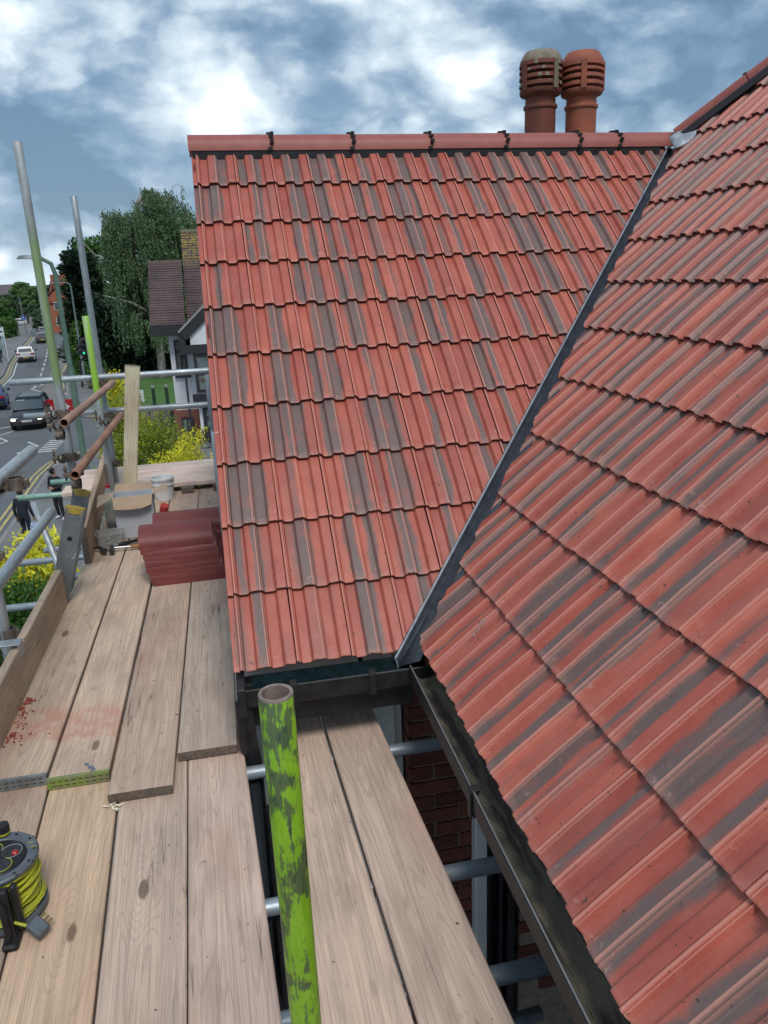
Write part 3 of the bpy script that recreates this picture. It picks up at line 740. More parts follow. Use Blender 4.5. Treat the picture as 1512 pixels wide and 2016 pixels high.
# square gutters, the long one full of silt
def gutter_sludge():
    m, t = newmat('silted_gutter')
    tc = nd(t, 'ShaderNodeTexCoord').outputs['Object']
    n_ = noise(t, vmul(t, tc, (9., 3.2, 3.)), 1.3, 8., .62); f_ = noise(t, tc, 160., 5., .7); b_ = noise(t, vmul(t, tc, (14, 1.6, 4)), 1., 6., .6)
    c = mix(t, mr(t, n_, .35, .6), (.21, .18, .125), (.12, .11, .085))
    c = mix(t, mr(t, f_, .35, .7, 0, .5), c, (.055, .05, .04))
    c = mix(t, mr(t, b_, .50, .54), c, (.010, .011, .014))
    c = mix(t, mt(t, 'MULTIPLY', mr(t, b_, .50, .54), .25), c, (.22, .13, .12))
    return finish(m, t, c, mr(t, b_, .54, .58, .85, .45, False), 0., f_, .5, .004)
M_SLUDGE = gutter_sludge()
gx, gz = .538, -1.333
def gutter_sec(w=.112, h=.078, th=.003):
    return [(0, 0), (.004, .0015), (.007, -.003), (th, -h+.012), (.014, -h), (w-.014, -h), (w, -h+.02), (w, -.005), (w-th, -.005), (w-th, -h+.022), (w-.015, -h+th), (.016, -h+th), (th*2, -h+.014), (.0085, -.006), (.006, -.008), (-.002, -h*.3), (-.001, -.004)]
mb = MB()
sec = [(.0, .002), (-.003, -.002), (-.002, -.02), (.000, -.066), (.012, -.078), (.098, -.078), (.112, -.062), (.112, -.004), (.108, -.004), (.108, -.060), (.096, -.074), (.014, -.074), (.004, -.064), (.003, -.012), (.006, -.002)]
mb.rings([[Vector((gx+a, y, gz+b_)) for a, b_ in sec] for y in (-3, 2.40)]); g1 = mb.build('gutter', M_BLACK, house, smooth=True)
mb = MB(); g_ = []; NX, NY = 9, 220
for i in range(NY+1):
    y = -.3+2.72*i/NY
    for j in range(NX+1):
        x = .004+.104*j/NX; p = Vector((gx+x, y, 0)); hh = (-.060+.016*((j/NX-.45)*1.8)**2 if j > 2 else (-.010, -.030, -.048)[j])+.006*mnoise.noise(p*Vector((1, 1, 1))*18)+.003*mnoise.noise(p*70)
        g_.append((gx+x, y, gz+hh))
mb.add(g_, [(i*(NX+1)+j, i*(NX+1)+j+1, (i+1)*(NX+1)+j+1, (i+1)*(NX+1)+j) for i in range(NY) for j in range(NX)])
o = mb.build('gutter_silt', M_SLUDGE, g1, smooth=True)
mb = MB(); mb.path([(gx+.001, -3, gz+.002), (gx+.001, 2.39, gz+.002)], .0022, 6); mb.build('gutter_lip', pm('grey_lip', (.25, .25, .25), .35, .3, bump=0), g1)  # thin grey line along the gutter's front edge
for y in (1.68, .9, .1):
    mb = MB(); mb.bbox(gx-.007, gx+.018, y-.013, y+.013, gz-.01, gz+.006, .001); mb.bbox(gx-.009, gx-.003, y-.011, y+.011, gz-.085, gz, .001); mb.bbox(gx+.0, gx+.118, y-.011, y+.011, gz-.086, gz-.079, .001)
    mb.build('bracket', M_BLACK, g1)
mb = MB(); mb.rings([[Vector((x, AY-.092+a, gz-.012+b_)) for a, b_ in sec] for x in (-.05, .62)]); g2 = mb.build('gutter', M_BLACK, house, smooth=True)
for x in (.12, .40):
    mb = MB(); mb.bbox(x-.013, x+.013, AY-.10, AY-.07, gz-.02, gz-.004, .001); mb.bbox(x-.012, x+.012, AY-.101, AY-.094, gz-.09, gz-.01, .001); mb.build('bracket', M_BLACK, g2)
mb = MB(); mb.bbox(-.075, -.045, AY-.105, AY+.02, gz-.11, gz+.0, .003); mb.build('stop_end', M_BLACK, g2)
mb = MB(); g_ = []
for i in range(30):
    x = -.02+.6*i/29
    for j in range(3): g_.append((x, AY-.005-.028*j+.004*mnoise.noise(Vector((x*20, j, 0))), AZ-.022-.016*j+.004*mnoise.noise(Vector((x*14, j*2, 5)))))
mb.add(g_, [(i*3+j, (i+1)*3+j, (i+1)*3+j+1, i*3+j+1) for i in range(29) for j in range(2)]); mb.build('eaves_felt', pm('teal_felt', (.007, .017, .020), .95, scale=30, col2=(.004, .008, .009), spec=.05), house, smooth=True)
mb = MB(); g_ = []
for i in range(70):
    y = -.5+2.95*i/69
    for j in range(3): g_.append((BX+.02-.012*(1-j)+.004*mnoise.noise(Vector((y*16, j, 0))), y, BZ-.018-.026*j+.003*mnoise.noise(Vector((y*14, j*2, 5)))))
mb.add(g_, [(i*3+j, (i+1)*3+j, (i+1)*3+j+1, i*3+j+1) for i in range(69) for j in range(2)]); mb.build('eaves_felt', MATS['teal_felt'], house, smooth=True)
mb = MB(); mb.path([(-.055, AY-.05, gz-.08), (-.055, AY-.05, -1.55), (-.045, AY-.0, -1.7), (-.045, AY+.02, -7.2)], .033, 12); mb.path([(.0, 2.3, -1.75), (-.01, -1., -1.75)], .012, 6); mb.build('downpipe', M_BLACK, house, smooth=True)
# dark slab added below the deck so the gaps between boards look dark
mb = MB(); mb.box(-.25, .95, -2, 2.6, -4.4, -4.2); mb.box(-.28, -.2, -2, 2.6, -4.2, -4.1); mb.build('added_dark_slab', M_DARK, house)
mb = MB(); mb.bbox(.50, .72, -.6, 2.1, -3.0, -2.9, .01); mb.build('bay_roof', pm('grey_bay', (.25, .27, .29), .7), house)
mb = MB()
for i in range(9): mb.path([(-.02+.05*math.sin(i*2.1), .2+i*.27, -2.5-.1*math.cos(i)), (.03, .35+i*.27, -3.2), (.0+.04*math.sin(i), .3+i*.27, -4.2)], .022, 6)
mb.build('black_netting', pm('netting_black', (.02, .02, .022), .8), house)
#PART2
# ------------------------------------------------------------------ scaffold boards (each lies loose: a thing of its own)
def board(name, label, nl, nr, fl, fr, th=.036, mat=None, col=(1, 1, 1), group='scaffold boards of the deck', band=None, sag=0., cat='scaffold board', wr=0.):
    """plank from the four corners of its top face (near left, near right, far left, far right)"""
    nl, nr, fl, fr = map(Vector, (nl, nr, fl, fr)); o = (nl+nr)/2; yv = ((fl+fr)/2-o); L = yv.length; yv.normalize()
    xv = (nr-nl); w0 = xv.length; xv = (xv-yv*xv.dot(yv)).normalized(); zv = xv.cross(yv); w1 = (fr-fl).length
    N = max(2, int(L/.25)); b_ = .004; rs = []
    for i in range(N+1):
        y = L*i/N; w = (w0+(w1-w0)*i/N)/2+.0012*mnoise.noise(Vector((y*3, o.x*9, 1))); w2 = (w0+(w1-w0)*i/N)/2+.0012*mnoise.noise(Vector((y*3, o.x*9, 7)))
        z = .002*mnoise.noise(Vector((y*1.3, o.x*5, 3)))-sag*math.sin(PI*i/N); tw = wr*(i/N-.5)
        sk = 0 if 0 < i < N else (.004 if i == 0 else -.004)
        def P(x, zz): return Vector((x, y+sk*(1 if zz < -.01 else -.2), zz+z+tw*x))
        rs.append([P(-w, -b_), P(-w+b_, 0), P(w2-b_, 0), P(w2, -b_), P(w2, -th+b_), P(w2-b_, -th), P(-w+b_, -th), P(-w, -th+b_)])
    mb = MB(); mb.rings(rs)
    me = mb.mesh(name, [mat or M_WOOD, M_WENDS])
    for p in me.polygons:
        if len(p.vertices) == 8: p.material_index = 1
    W = frame(xv, yv, zv, o); ob = obj(name, me, None, W); ob.color = (*col, 1)
    tag(ob, label, cat, group)
    if band:
        m_ = pm('end_band_'+band[0], band[1], .5, .3, scale=22, col2=band[2])
        mb = MB(); mb.rings([[Vector((s*(w0/2+.0015), y, z)) for s, z in ((-1, .0015), (1, .0015), (1, -th-.0015), (-1, -th-.0015))] for y in (-.0035, .012)])
        mb.build('end_band', m_, ob, W, local=True)
        mb = MB()
        for q in range(9):
            for z in (-.010, -.026): mb.box(-w0/2+.012+q*.022, -w0/2+.026+q*.022, -.0045, -.003, z-.0012, z+.0012)
        mb.build('band_slot', M_DARK, ob, W, local=True)
    return ob
zL, zU = -1.628, -1.588
GL = 'lower deck boards'; GUp = 'upper deck boards'; GR = 'inner boards by the wall'; GT = 'cross boards at the far end'
def lo(x0n, x1n, x0f, x1f, y0, y1, z, **k): return dict(nl=(x0n, y0, z), nr=(x1n, y0, z), fl=(x0f, y1, z), fr=(x1f, y1, z), **k)
def xs(xa, ya, xb, yb, y): return xa+(xb-xa)*(y-ya)/(yb-ya)
lines = [(-.895, 1.5, -.945, 2.5), (-.697, 1.5, -.742, 2.46), (-.690, 1.5, -.735, 2.46), (-.457, 1.5, -.497, 2.31), (-.449, 1.5, -.489, 2.31), (-.2375, 1.42, -.272, 2.365), (-.2335, 1.42, -.268, 2.365), (-.0215, 1.364, -.080, 2.60)]
y0, y1 = -.5, 2.78
labs = ['grey lower deck board at the far left, beneath the cable reel', 'pale golden lower deck board just right of the cable reel', 'lower deck board with two dark knots, third from the left',
        'lower deck board beside the gap and green pole, with pale orange smears']
cols = [(.93, .90, .88), (1.08, .99, .86), (1.0, .97, .97), (1.04, .98, 1.0)]
for i in range(4):
    a, b_ = lines[2*i], lines[2*i+1]
    board('scaffold_board', labs[i], (xs(*a, y0), y0, zL-.001*i), (xs(*b_, y0), y0, zL-.001*i), (xs(*a, y1), y1, zL-.001*i), (xs(*b_, y1), y1, zL-.001*i), col=cols[i], group=GL)
up = [(-.957, -.744, 2.44, 'upper deck board with orange dust and a grey end band, against the toe board', (1.05, 1.02, .97), ('grey', (.25, .29, .30), (.16, .16, .15))),
      (-.733, -.533, 2.405, 'upper deck board with a green-painted end band', (1.08, 1.04, 1.0), ('green', (.24, .34, .06), (.22, .21, .15))),
      (-.520, -.312, 2.272, 'upper deck board reaching furthest forward, brown sawn end', (.93, .87, .85), None),
      (-.304, -.094, 2.452, 'upper deck board beside the roof verge, greyest of the four', (.86, .88, .90), None)]
for i, (xa, xb, yn, lb, cl_, bd) in enumerate(up):
    sk = (-.02, -.012, -.010, -.004)[i]
    board('scaffold_board', lb, (xa, yn, zU), (xb, yn+.012, zU), (xa-.01, 6.3, zU), (xb-.005, 6.3, zU), col=cl_, group=GUp, band=bd, sag=.004, mat=M_WOODD if i < 2 else None)
board('scaffold_board', 'inner board behind the green pole, left one of the pair beside the wall', (.075, -.5, -1.64), (.345, -.5, -1.64), (.015, 2.70, -1.64), (.222, 2.70, -1.64), col=(1.04, .97, .93), group=GR)
board('scaffold_board', 'inner board beside the brick wall, under the long gutter', (.352, -.5, -1.638), (.582, -.5, -1.638), (.232, 2.70, -1.638), (.432, 2.70, -1.638), col=(.96, .90, .89), group=GR)
for i, (ya, xa, xb, z, cl_) in enumerate(((6.12, -1.37, -.86, -1.51, (1.25, 1.22, 1.22)), (6.12, -.80, -.50, -1.51, (1.22, 1.16, 1.08)), (6.16, -.46, -.17, -1.505, (1.15, 1.08, 1.0)), (6.14, -.13, .1, -1.51, (1.15, 1.08, 1.0)))):
    pass
tb = [('near pale cross board at the far end of the deck', 6.13, 6.36, -1.51), ('middle pale cross board at the far end of the deck', 6.37, 6.60, -1.512), ('furthest pale cross board at the far end of the deck, before the yellow bushes', 6.61, 6.90, -1.508)]
for i, (lb, ya, yb, z) in enumerate(tb):
    board('scaffold_board', lb, (-1.36+.03*i, yb, z), (-1.36+.03*i, ya, z), (-.03, yb+.03, z), (-.03, ya+.03, z), col=(1.34, 1.34, 1.42), group=GT)
for x in (-.70, -.40, -.15):
    o = MB().bbox(x-.05, x+.05, 6.08, 6.12, -1.585, -1.54, .003).build('packer', M_WENDS); tag(o, {-.70: 'left timber packer under the near cross board', -.40: 'middle timber packer under the near cross board', -.15: 'right timber packer by the roof verge'}[x], 'timber block', 'timber packers under the cross boards')
# toe boards on edge
def toe(label, p0, p1, h, th=.038, col=(1, 1, 1), y2=None):
    p0, p1 = Vector(p0), Vector(p1); yv = (p1-p0).normalized(); out = yv.cross(Vector((0, 0, 1))).normalized()*-1
    up_ = Vector((0, 0, 1)); zv = out; xv = yv.cross(zv)
    nl = p0; nr = p0+xv*h
    return board('toe_board', label, p0, p0+xv*h, p1, p1+xv*h, th=th, col=col, group='toe boards along the deck edge', cat='toe board')
toe('near toe board standing on edge with a metal clip at its top', (-.962, -.4, -1.60), (-.985, 4.07, -1.60), .205, col=(.98, .95, .88))
toe('far toe board standing on edge beyond the ladder', (-.955, 4.62, -1.60), (-1.10, 6.95, -1.52), .24, col=(1.05, .97, .86))
o = MB().bbox(-.99, -.945, 4.03, 4.075, -1.60+.205, -1.60+.2085, .001).build('board_end_strap', MATS['galvanised'] if 'galvanised' in MATS else M_LEADL); tag(o, 'small bright metal strap on the end of the near toe board', 'strap')
# leaning new timber
o = board('timber_post', 'cream new softwood post leaning upright at the far end of the deck', (-.885, 6.07, -1.51), (-.785, 6.07, -1.51), (-.715, 5.80, -.545), (-.612, 5.80, -.545), th=.045, mat=M_PINE, group=None, cat='timber post', col=(1.12, 1.12, 1.05))
# ------------------------------------------------------------------ scaffold frame: tubes and couplers bolted into one thing
scaf = thing('tube_scaffold', 'grey, rusty and green-painted tube scaffold around the boarded deck', 'scaffold', (-1.0, 4.7, GZ))
RT = .02415
def tube(p0, p1, mat=None, label=None, col=(1, 1, 1), name='scaffold_tube', r=RT, n=20):
    p0, p1 = Vector(p0), Vector(p1); d = (p1-p0); L = d.length; W = d.to_track_quat('Z', 'Y').to_matrix().to_4x4(); W.translation = p0
    mb = MB(); ns = max(1, int(L/.3)); ri = r-.004
    ring = lambda z, rr, j=0.: [Vector((rr*math.cos(2*PI*k/n)+j, rr*math.sin(2*PI*k/n), z)) for k in range(n)]
    rs = [ring(0, ri), ring(0, r-.0008), ring(.001, r)]+[ring(L*i/ns, r, .0012*mnoise.noise(Vector((i*.7, L, 0)))) for i in range(1, ns)]+[ring(L-.001, r), ring(L, r-.0008), ring(L, ri)]
    mb.rings(rs, cap=False)
    mb.rings([ring(L, ri), ring(L-.35 if L > .8 else L*.6, ri)], cap=False); mb.rings([ring(.35 if L > .8 else L*.4, ri), ring(0, ri)], cap=False)
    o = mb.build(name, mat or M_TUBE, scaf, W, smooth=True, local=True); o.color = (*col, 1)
    if label: o['label'] = label
    return o
def coupler(p, a1, a2, off=.052):
    """two hinged clamp bands round crossing tubes with bolts and wings"""
    mb = MB(); p = Vector(p)
    for ax, c in ((Vector(a1).normalized(), p), (Vector(a2).normalized(), p+Vector(a1).normalized().cross(Vector(a2).normalized())*off)):
        W = ax.to_track_quat('Z', 'Y').to_matrix().to_4x4(); W.translation = c
        n = 18; r0, r1 = RT+.001, RT+.006
        ring = lambda z, rr: [W @ Vector((rr*math.cos(2*PI*k/n), rr*math.sin(2*PI*k/n), z)) for k in range(n)]
        mb.rings([ring(-.022, r0), ring(-.022, r1), ring(.022, r1), ring(.022, r0)], cap=False)
        mb.bbox(RT, RT+.034, -.012, .012, -.018, .018, .003, W); mb.bbox(-RT-.02, -RT, -.009, .009, -.016, .016, .003, W)
        b0 = W @ Vector((RT+.024, -.032, 0)); b1 = W @ Vector((RT+.024, .052, 0)); mb.tube(b0, b1, .006, 8)
        mb.tube(W @ Vector((RT+.024, .024, 0)), W @ Vector((RT+.024, .037, 0)), .0115, 6)
    return mb.build('coupler', M_COUP, scaf)
dn = GZ

# standards
tube((-.925, 4.72, dn), (-.975, 4.75, .76), part_painted('tube_with_green_top', 6.85, 7.6), 'tall outer standard, green in its upper part')
tube((-.955, 6.33, dn), (-.975, 6.33, .65), M_TUBE, 'far tall outer standard', (.82, .86, .88))
tube((-.955, 6.03+.18, dn), (-.985, 6.13, -.21+.02), part_painted('tube_with_lime_head', 6.5, 8., (.32, .58, .05), .95), 'shorter outer standard with lime green top')
tube((-1.03, 3.24, -7.3), (-1.035, 3.24, -1.03), M_TUBE, 'near left standard stopping below the guard rail')
tube((-.070, 3.30, dn), (-.070, 3.30, -.60), M_TUBE, 'inner standard open at its top, beside the verge', (.92, .94, .97))
tube((-.15, 6.02, dn), (-.15, 6.02, -.66), M_TUBE, 'inner standard at the far end', (.7, .74, .78))
tube((-.52, 6.95, dn), (-.52, 6.95, -1.6), M_TUBE, None, (.8, .8, .8))
tube((.0265, .955, -2.7), (.0225, .955, -.545), M_LIME, 'near standard painted lime green over black, open top', r=.0245, n=32)
tube((.0265, .955, -7.3), (.0265, .955, -2.7), M_TUBE)
MB().rings([[Vector((.0225+rr*math.cos(2*PI*k/32), .955+rr*math.sin(2*PI*k/32), z)) for k in range(32)] for rr, z in ((.0195, -.75), (.0195, -.5445), (.0240, -.5443), (.0248, -.5475))], cap=False).build('bare_rim', M_BRIM, scaf, smooth=True)
# guard rails
tube((-.86, 1.2, -.655), (-.83, 3.36, -.635), M_TUBE, 'upper guard rail entering from the left edge', (1.12, 1.14, 1.15))
tube((-.895, 4.38, -.690), (-.875, 6.25, -.70), M_RUST, 'upper guard rail with a rusty open end', (1.3, 1.35, 1.35))
tube((-.845, 1.6, -.955), (-.945, 3.98, -1.075), M_TUBE, 'middle guard rail on the left', (1.12, 1.14, 1.15))
tube((-.83, 4.12, -.925), (-.86, 6.35, -.965), M_RUST, 'brown rusty middle guard rail with open end', (1.15, 1.0, .9))
# transverse tubes at the far end
tube((-1.62, 6.27, -.655), (-.10, 6.27, -.655), M_TUBE, 'upper cross tube at the far end', (1.08, 1.1, 1.1))
tube((-1.60, 6.43, -.94), (-.11, 6.43, -.945), M_TUBE, 'lower cross tube at the far end, dabbed with green', (1.0, 1.02, 1.02))
for y, z, xa, cl_, m_ in ((6.45, -1.60, -1.76, (.8, 1.15, .9), None), (7.0, -1.62, -1.62, (.75, 1.1, .85), None), (6.0, -1.92, -1.52, (1, 1, 1), None), (5.75, -1.92, -1.66, (.9, .95, 1), None), (5.2, -2.05, -1.66, (.8, .85, .9), None)):
    tube((xa, y, z), (.0, y, z), m_ or M_TUBE, None, cl_)
tube((-1.55, 6.05, -1.55), (-1.1, 5.2, -2.55), M_TUBE, 'diagonal brace below the ladder')
# transoms under the boards, seen through the gap
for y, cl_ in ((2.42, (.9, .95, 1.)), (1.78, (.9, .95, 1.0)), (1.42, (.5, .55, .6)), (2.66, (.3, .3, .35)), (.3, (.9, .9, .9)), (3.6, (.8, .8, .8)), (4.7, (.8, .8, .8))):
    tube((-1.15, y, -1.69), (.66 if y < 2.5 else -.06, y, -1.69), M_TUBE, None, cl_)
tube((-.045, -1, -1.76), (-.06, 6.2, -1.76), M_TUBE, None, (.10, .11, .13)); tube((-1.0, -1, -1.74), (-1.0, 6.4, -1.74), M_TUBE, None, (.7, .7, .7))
tube((-.6, 1.9, -2.6), (.9, 2.0, -2.6), M_TUBE, None, (.6, .65, .7))
for p, a, b_ in (((-.945, 4.70, -.69), (0, 0, 1), (0, 1, 0)), ((-.945, 4.70, -.945), (0, 0, 1), (0, 1, 0)), ((-.93, 6.22, -.70), (0, 0, 1), (0, 1, 0)), ((-.93, 6.22, -.95), (0, 0, 1), (0, 1, 0)),
                 ((-.955, 6.33, -.66), (0, 0, 1), (1, 0, 0)), ((-.955, 6.33, -1.35), (0, 0, 1), (0, 1, 0)), ((-1.02, 3.24, -1.04), (0, 0, 1), (0, 1, 0)), ((-1.02, 3.24, -1.39), (0, 0, 1), (0, 1, 0)),
                 ((-.83, 2.86, -.655), (0, 1, 0), (0, 0, 1)), ((-.95, 4.50, -.72), (0, 1, 0), (1, 0, 0)), ((-.86, 4.28, -.955), (0, 1, 0), (1, 0, 0)), ((-.15, 6.1, -.70), (0, 0, 1), (1, 0, 0)), ((-.92, 6.0, -.96), (0, 1, 0), (1, 0, 0))):
    coupler(p, a, b_)
# toe board clip on the near board
mb = MB(); W = T(-.985, 3.10, -1.385)
mb.bbox(-.05, .05, -.03, .03, .008, .014, .002, W); mb.bbox(.040, .046, -.03, .03, -.05, .012, .002, W); mb.bbox(-.11, -.05, -.008, .008, .0, .008, .002, W)
mb.path([W @ Vector(p) for p in ((-.10, -.04, .0), (-.12, .0, .0), (-.10, .04, .0))], .006, 6); mb.build('toe_board_clip', M_TUBE, scaf)
# ------------------------------------------------------------------ ladder
lad = thing('ladder', 'worn grey aluminium ladder with yellow stile caps leaning at the deck edge', 'ladder', (-2.75, 4.1, GZ))
M_LAD = tube_material('paint_spattered_aluminium', (.20, .215, .225), (.42, .43, .43), .5, .45, .8, (5., 5., 3.), (.56, .64)); M_CAP = pm('yellow_cap', (.42, .30, .03), .6, scale=30, col2=(.30, .22, .06))
for ys_, top in ((4.02, Vector((-.835, 4.02, -1.08))), (4.40, Vector((-.865, 4.40, -1.085)))):
    ft = Vector((top.x-1.95, ys_, GZ)); d = (top-ft); L = d.length; d.normalize(); yv = Vector((0, 1, 0)); xv = yv.cross(d)
    W = Matrix(((xv.x, yv.x, d.x, ft.x), (xv.y, yv.y, d.y, ft.y), (xv.z, yv.z, d.z, ft.z), (0, 0, 0, 1)))
    mb = MB(); mb.rings([[Vector(p) for p in ((-.045, -.013, z), (.045, -.013, z), (.045, .013, z), (.036, .013, z), (.036, -.009, z), (-.036, -.009, z), (-.036, .013, z), (-.045, .013, z))] for z in (0, L-.3, L)])
    st = mb.build('stile', M_LAD, lad, W, local=True)
    mb = MB(); mb.prism([(.05*math.cos(a), .018*math.sin(a)) for a in np.linspace(0, 2*PI, 17)[:-1]], L-.022, L+.012, Matrix.Identity(4)); mb.build('stile_cap', M_CAP, st, W, local=True, smooth=True)
    mb = MB()
    for q in range(4): mb.tube((.0, -.0145, L-.16-q*.27), (.0, -.012, L-.16-q*.27), .013, 14)
    mb.build('rung_hole', M_HOLE, st, W, local=True)
for q in range(22):
    p = Vector((-.835, 4.03, -1.08))-Vector((1.95, 0, 6.22)).normalized()*(.16+q*.27)
    MB().tube(p, p+Vector((-.03, .36, 0)), .014, 10).build('rung', M_LAD, lad)
# ------------------------------------------------------------------ ridge tile stacks
def stack(name, label, x0, x1, y, z, n, rz, r=.118):
    t = thing(name, label, 'tile stack', (x0, y, z), rz, 'stacks of spare ridge tiles')
    L = x1-x0; base = WM[t.name]
    me = ridge_mesh(L, M_RIDGE2, r, .085, .013, 14)
    for i in range(n):
        W = base @ T(random.uniform(-.006, .006), .010*i*.8, i*.0275) @ Matrix.Rotation(random.uniform(-.006, .006), 4, 'Z')
        obj('ridge_tile', me, t, W)
    return t
# the stacked tiles stand on their edges, curved faces towards the camera
def stack2(name, label, x0, y0, L, n, rz, z0=-1.588, tilt=.5, dy=.028, dz=.026):
    t = thing(name, label, 'tile stack', (x0, y0, z0), rz, 'stacks of spare ridge tiles'); base = WM[t.name]
    me = ridge_mesh(L, M_RIDGE2, .120, .082, .0115, 14)
    for i in range(n):
        W = base @ T(-.006*i+random.uniform(-.006, .006), dy*i+random.uniform(-.003, .003), .008+dz*i) @ Matrix.Rotation(random.uniform(-.012, .012), 4, 'Z') @ Matrix.Rotation(tilt, 4, 'X')
        obj('ridge_tile', me, t, W)
    return t
stack2('ridge_tile_stack', 'front stack of nested dark red ridge tiles on the deck', -.522, 4.235, .40, 9, .02, tilt=.12, dy=.004, dz=.0265)
stack2('ridge_tile_stack', 'rear stack of dark red ridge tiles, only its top showing behind the front one', -.500, 4.66, .40, 7, .03, tilt=.10, dy=.004, dz=.0265)
# ------------------------------------------------------------------ things lying on the deck
M_CARD = pm('brown_cardboard', (.42, .30, .21), .9, scale=12, col2=(.36, .26, .185)); M_CARDW = pm('white_printed_card', (.47, .49, .53), .6, scale=4, col2=(.42, .44, .48), bump=.1)
bx = thing('cardboard_box', 'open cardboard box, white outside with brown flaps, standing on the deck', 'box', (-.69, 5.12, zU), .05)
W = WM[bx.name]
mb = MB(); th = .004; w, d_, h = .125, .075, .285
mb.box(-w, w, -d_, -d_+th, 0, h, W); mb.box(-w, w, d_-th, d_, 0, h, W); mb.box(-w, -w+th, -d_, d_, 0, h, W); mb.box(w-th, w, -d_, d_, 0, h, W); mb.box(-w, w, -d_, d_, 0, .003, W)
mb.build('carton', M_CARDW, bx)
def flap(pts):
    mb = MB(); pts = [W @ Vector(p) for p in pts]; n = (pts[1]-pts[0]).cross(pts[2]-pts[0]).normalized()*.0035
    k = len(pts); mb.add(pts+[p+n for p in pts], [tuple(range(k)), tuple(reversed(range(k, 2*k)))]+[(i, (i+1) % k, (i+1) % k+k, i+k) for i in range(k)]); mb.build('flap', M_CARD, bx)
flap([(-w, -d_, h), (w, -d_, h), (w-.01, -d_-.045, h-.055), (.05, -d_-.05, h-.075), (-.04, -d_-.05, h-.078), (-w+.03, -d_-.05, h-.07), (-w+.005, -d_-.045, h-.068)])
flap([(-w, -d_, h), (-w, d_, h), (-w-.10, d_-.02, h-.01), (-w-.10, -d_-.03, h-.05)])
flap([(w, d_, h), (w, -d_, h), (w+.10, -d_+.02, h+.015), (w+.095, d_, h+.02)])
flap([(w, d_, h), (-w, d_, h), (-w+.01, d_+.03, h+.04), (w-.01, d_+.03, h+.045)])
bk = thing('bucket', 'white plastic bucket with a rim on the deck by the cross boards', 'bucket', (-.575, 5.98, zU))
W = WM[bk.name]
M_PLW = pm('white_plastic', (.80, .81, .82), .35, scale=5, col2=(.58, .60, .62), bump=0)
MB().lathe([(.070, 0), (.086, .155), (.091, .158), (.092, .172), (.088, .176), (.084, .174), (.082, .15), (.067, .004)], 32, W, False).build('pail', M_PLW, bk, smooth=True)
MB().lathe([(.0, .004), (.067, .004)], 24, W, False).build('pail_base', M_PLW, bk)
MB().lathe([(.083, .118), (.0895, .120), (.0895, .127), (.084, .128)], 32, W, False).build('rim_band', M_PLW, bk, smooth=True)
def clear_plastic(name, col, mixf=.55):
    m, t = newmat(name)
    p = nd(t, 'ShaderNodeBsdfPrincipled', {'Base Color': (*col, 1), 'Roughness': .25}); tr = nd(t, 'ShaderNodeBsdfTransparent', {'Color': (.9, .93, .92, 1)})
    mx = nd(t, 'ShaderNodeMixShader', {0: mixf, 1: tr.outputs[0], 2: p.outputs[0]}); nd(t, 'ShaderNodeOutputMaterial', {'Surface': mx.outputs[0]}); return m
M_CLR = clear_plastic('cloudy_plastic', (.55, .58, .56), .42); M_CLR2 = clear_plastic('clear_tub_plastic', (.5, .5, .5), .35)
bt = thing('plastic_bottle', 'empty cloudy plastic bottle with a red cap beside the toe board', 'bottle', (-.868, 5.28, zU))
W = WM[bt.name]
MB().lathe([(.028, 0), (.040, .008), (.044, .05), (.044, .15), (.043, .20), (.034, .25), (.018, .285), (.014, .295), (.014, .305)], 24, W, True).build('bottle_body', M_CLR, bt, smooth=True)
MB().lathe([(.0165, .300), (.0165, .320), (.014, .322)], 20, W).build('cap', pm('red_cap', (.5, .03, .03), .4, bump=0), bt)
MB().lathe([(.0, .012), (.036, .012), (.040, .045), (.0, .048)], 20, W).build('dregs', pm('grey_water', (.16, .16, .16), .3, bump=0), bt)
gb = thing('green_bottle', 'dark green plastic bottle half hidden behind the white box', 'bottle', (-.835, 5.52, zU)); W = WM[gb.name] @ Matrix.Rotation(.25, 4, 'Y')
MB().bbox(-.03, .03, -.02, .02, 0, .20, .008, W).build('bottle_body', pm('green_plastic', (.01, .14, .06), .4, bump=0), gb); MB().tube(W @ Vector((0, 0, .20)), W @ Vector((0, 0, .26)), .012, 12).build('neck', MATS['green_plastic'], gb)
sj = MB().tube((-.795, 5.14, zU), (-.80, 5.16, zU+.16), .022, 16).build('sealant_tube', M_LEADL, smooth=True); tag(sj, 'silver sealant cartridge standing between bottle and box', 'cartridge')
tubt = thing('plastic_tub', 'clear plastic tub of screws and clips by the hammer', 'tub', (-.845, 4.97, zU), .12)
W = WM[tubt.name]
def rrect(w, d, z, n=4, r=.015):
    out = []
    for cx_, cy_, a0 in ((w-r, d-r, 0), (-w+r, d-r, PI/2), (-w+r, -d+r, PI), (w-r, -d+r, 1.5*PI)):
        for k in range(n+1): a = a0+k*PI/2/n; out.append(W @ Vector((cx_+r*math.cos(a), cy_+r*math.sin(a), z)))
    return out
MB().rings([rrect(.072, .050, 0), rrect(.085, .062, .075), rrect(.091, .068, .077), rrect(.091, .068, .082), rrect(.084, .061, .081), rrect(.071, .049, .003)]).build('tub_body', M_CLR2, tubt)
M_STEEL = pm('bright_steel', (.5, .5, .52), .3, .8, bump=0); M_GREYM = pm('dark_steel', (.07, .07, .075), .45, .5, scale=20)
for i in range(16):
    p = W @ Vector((random.uniform(-.055, .055), random.uniform(-.035, .035), .012+random.random()*.035)); q = Vector((random.uniform(-1, 1), random.uniform(-1, 1), random.uniform(-.3, .3))).normalized()*.022
    MB().tube(p-q, p+q, .004, 6).build('screw', M_GREYM if i % 3 else M_STEEL, tubt)
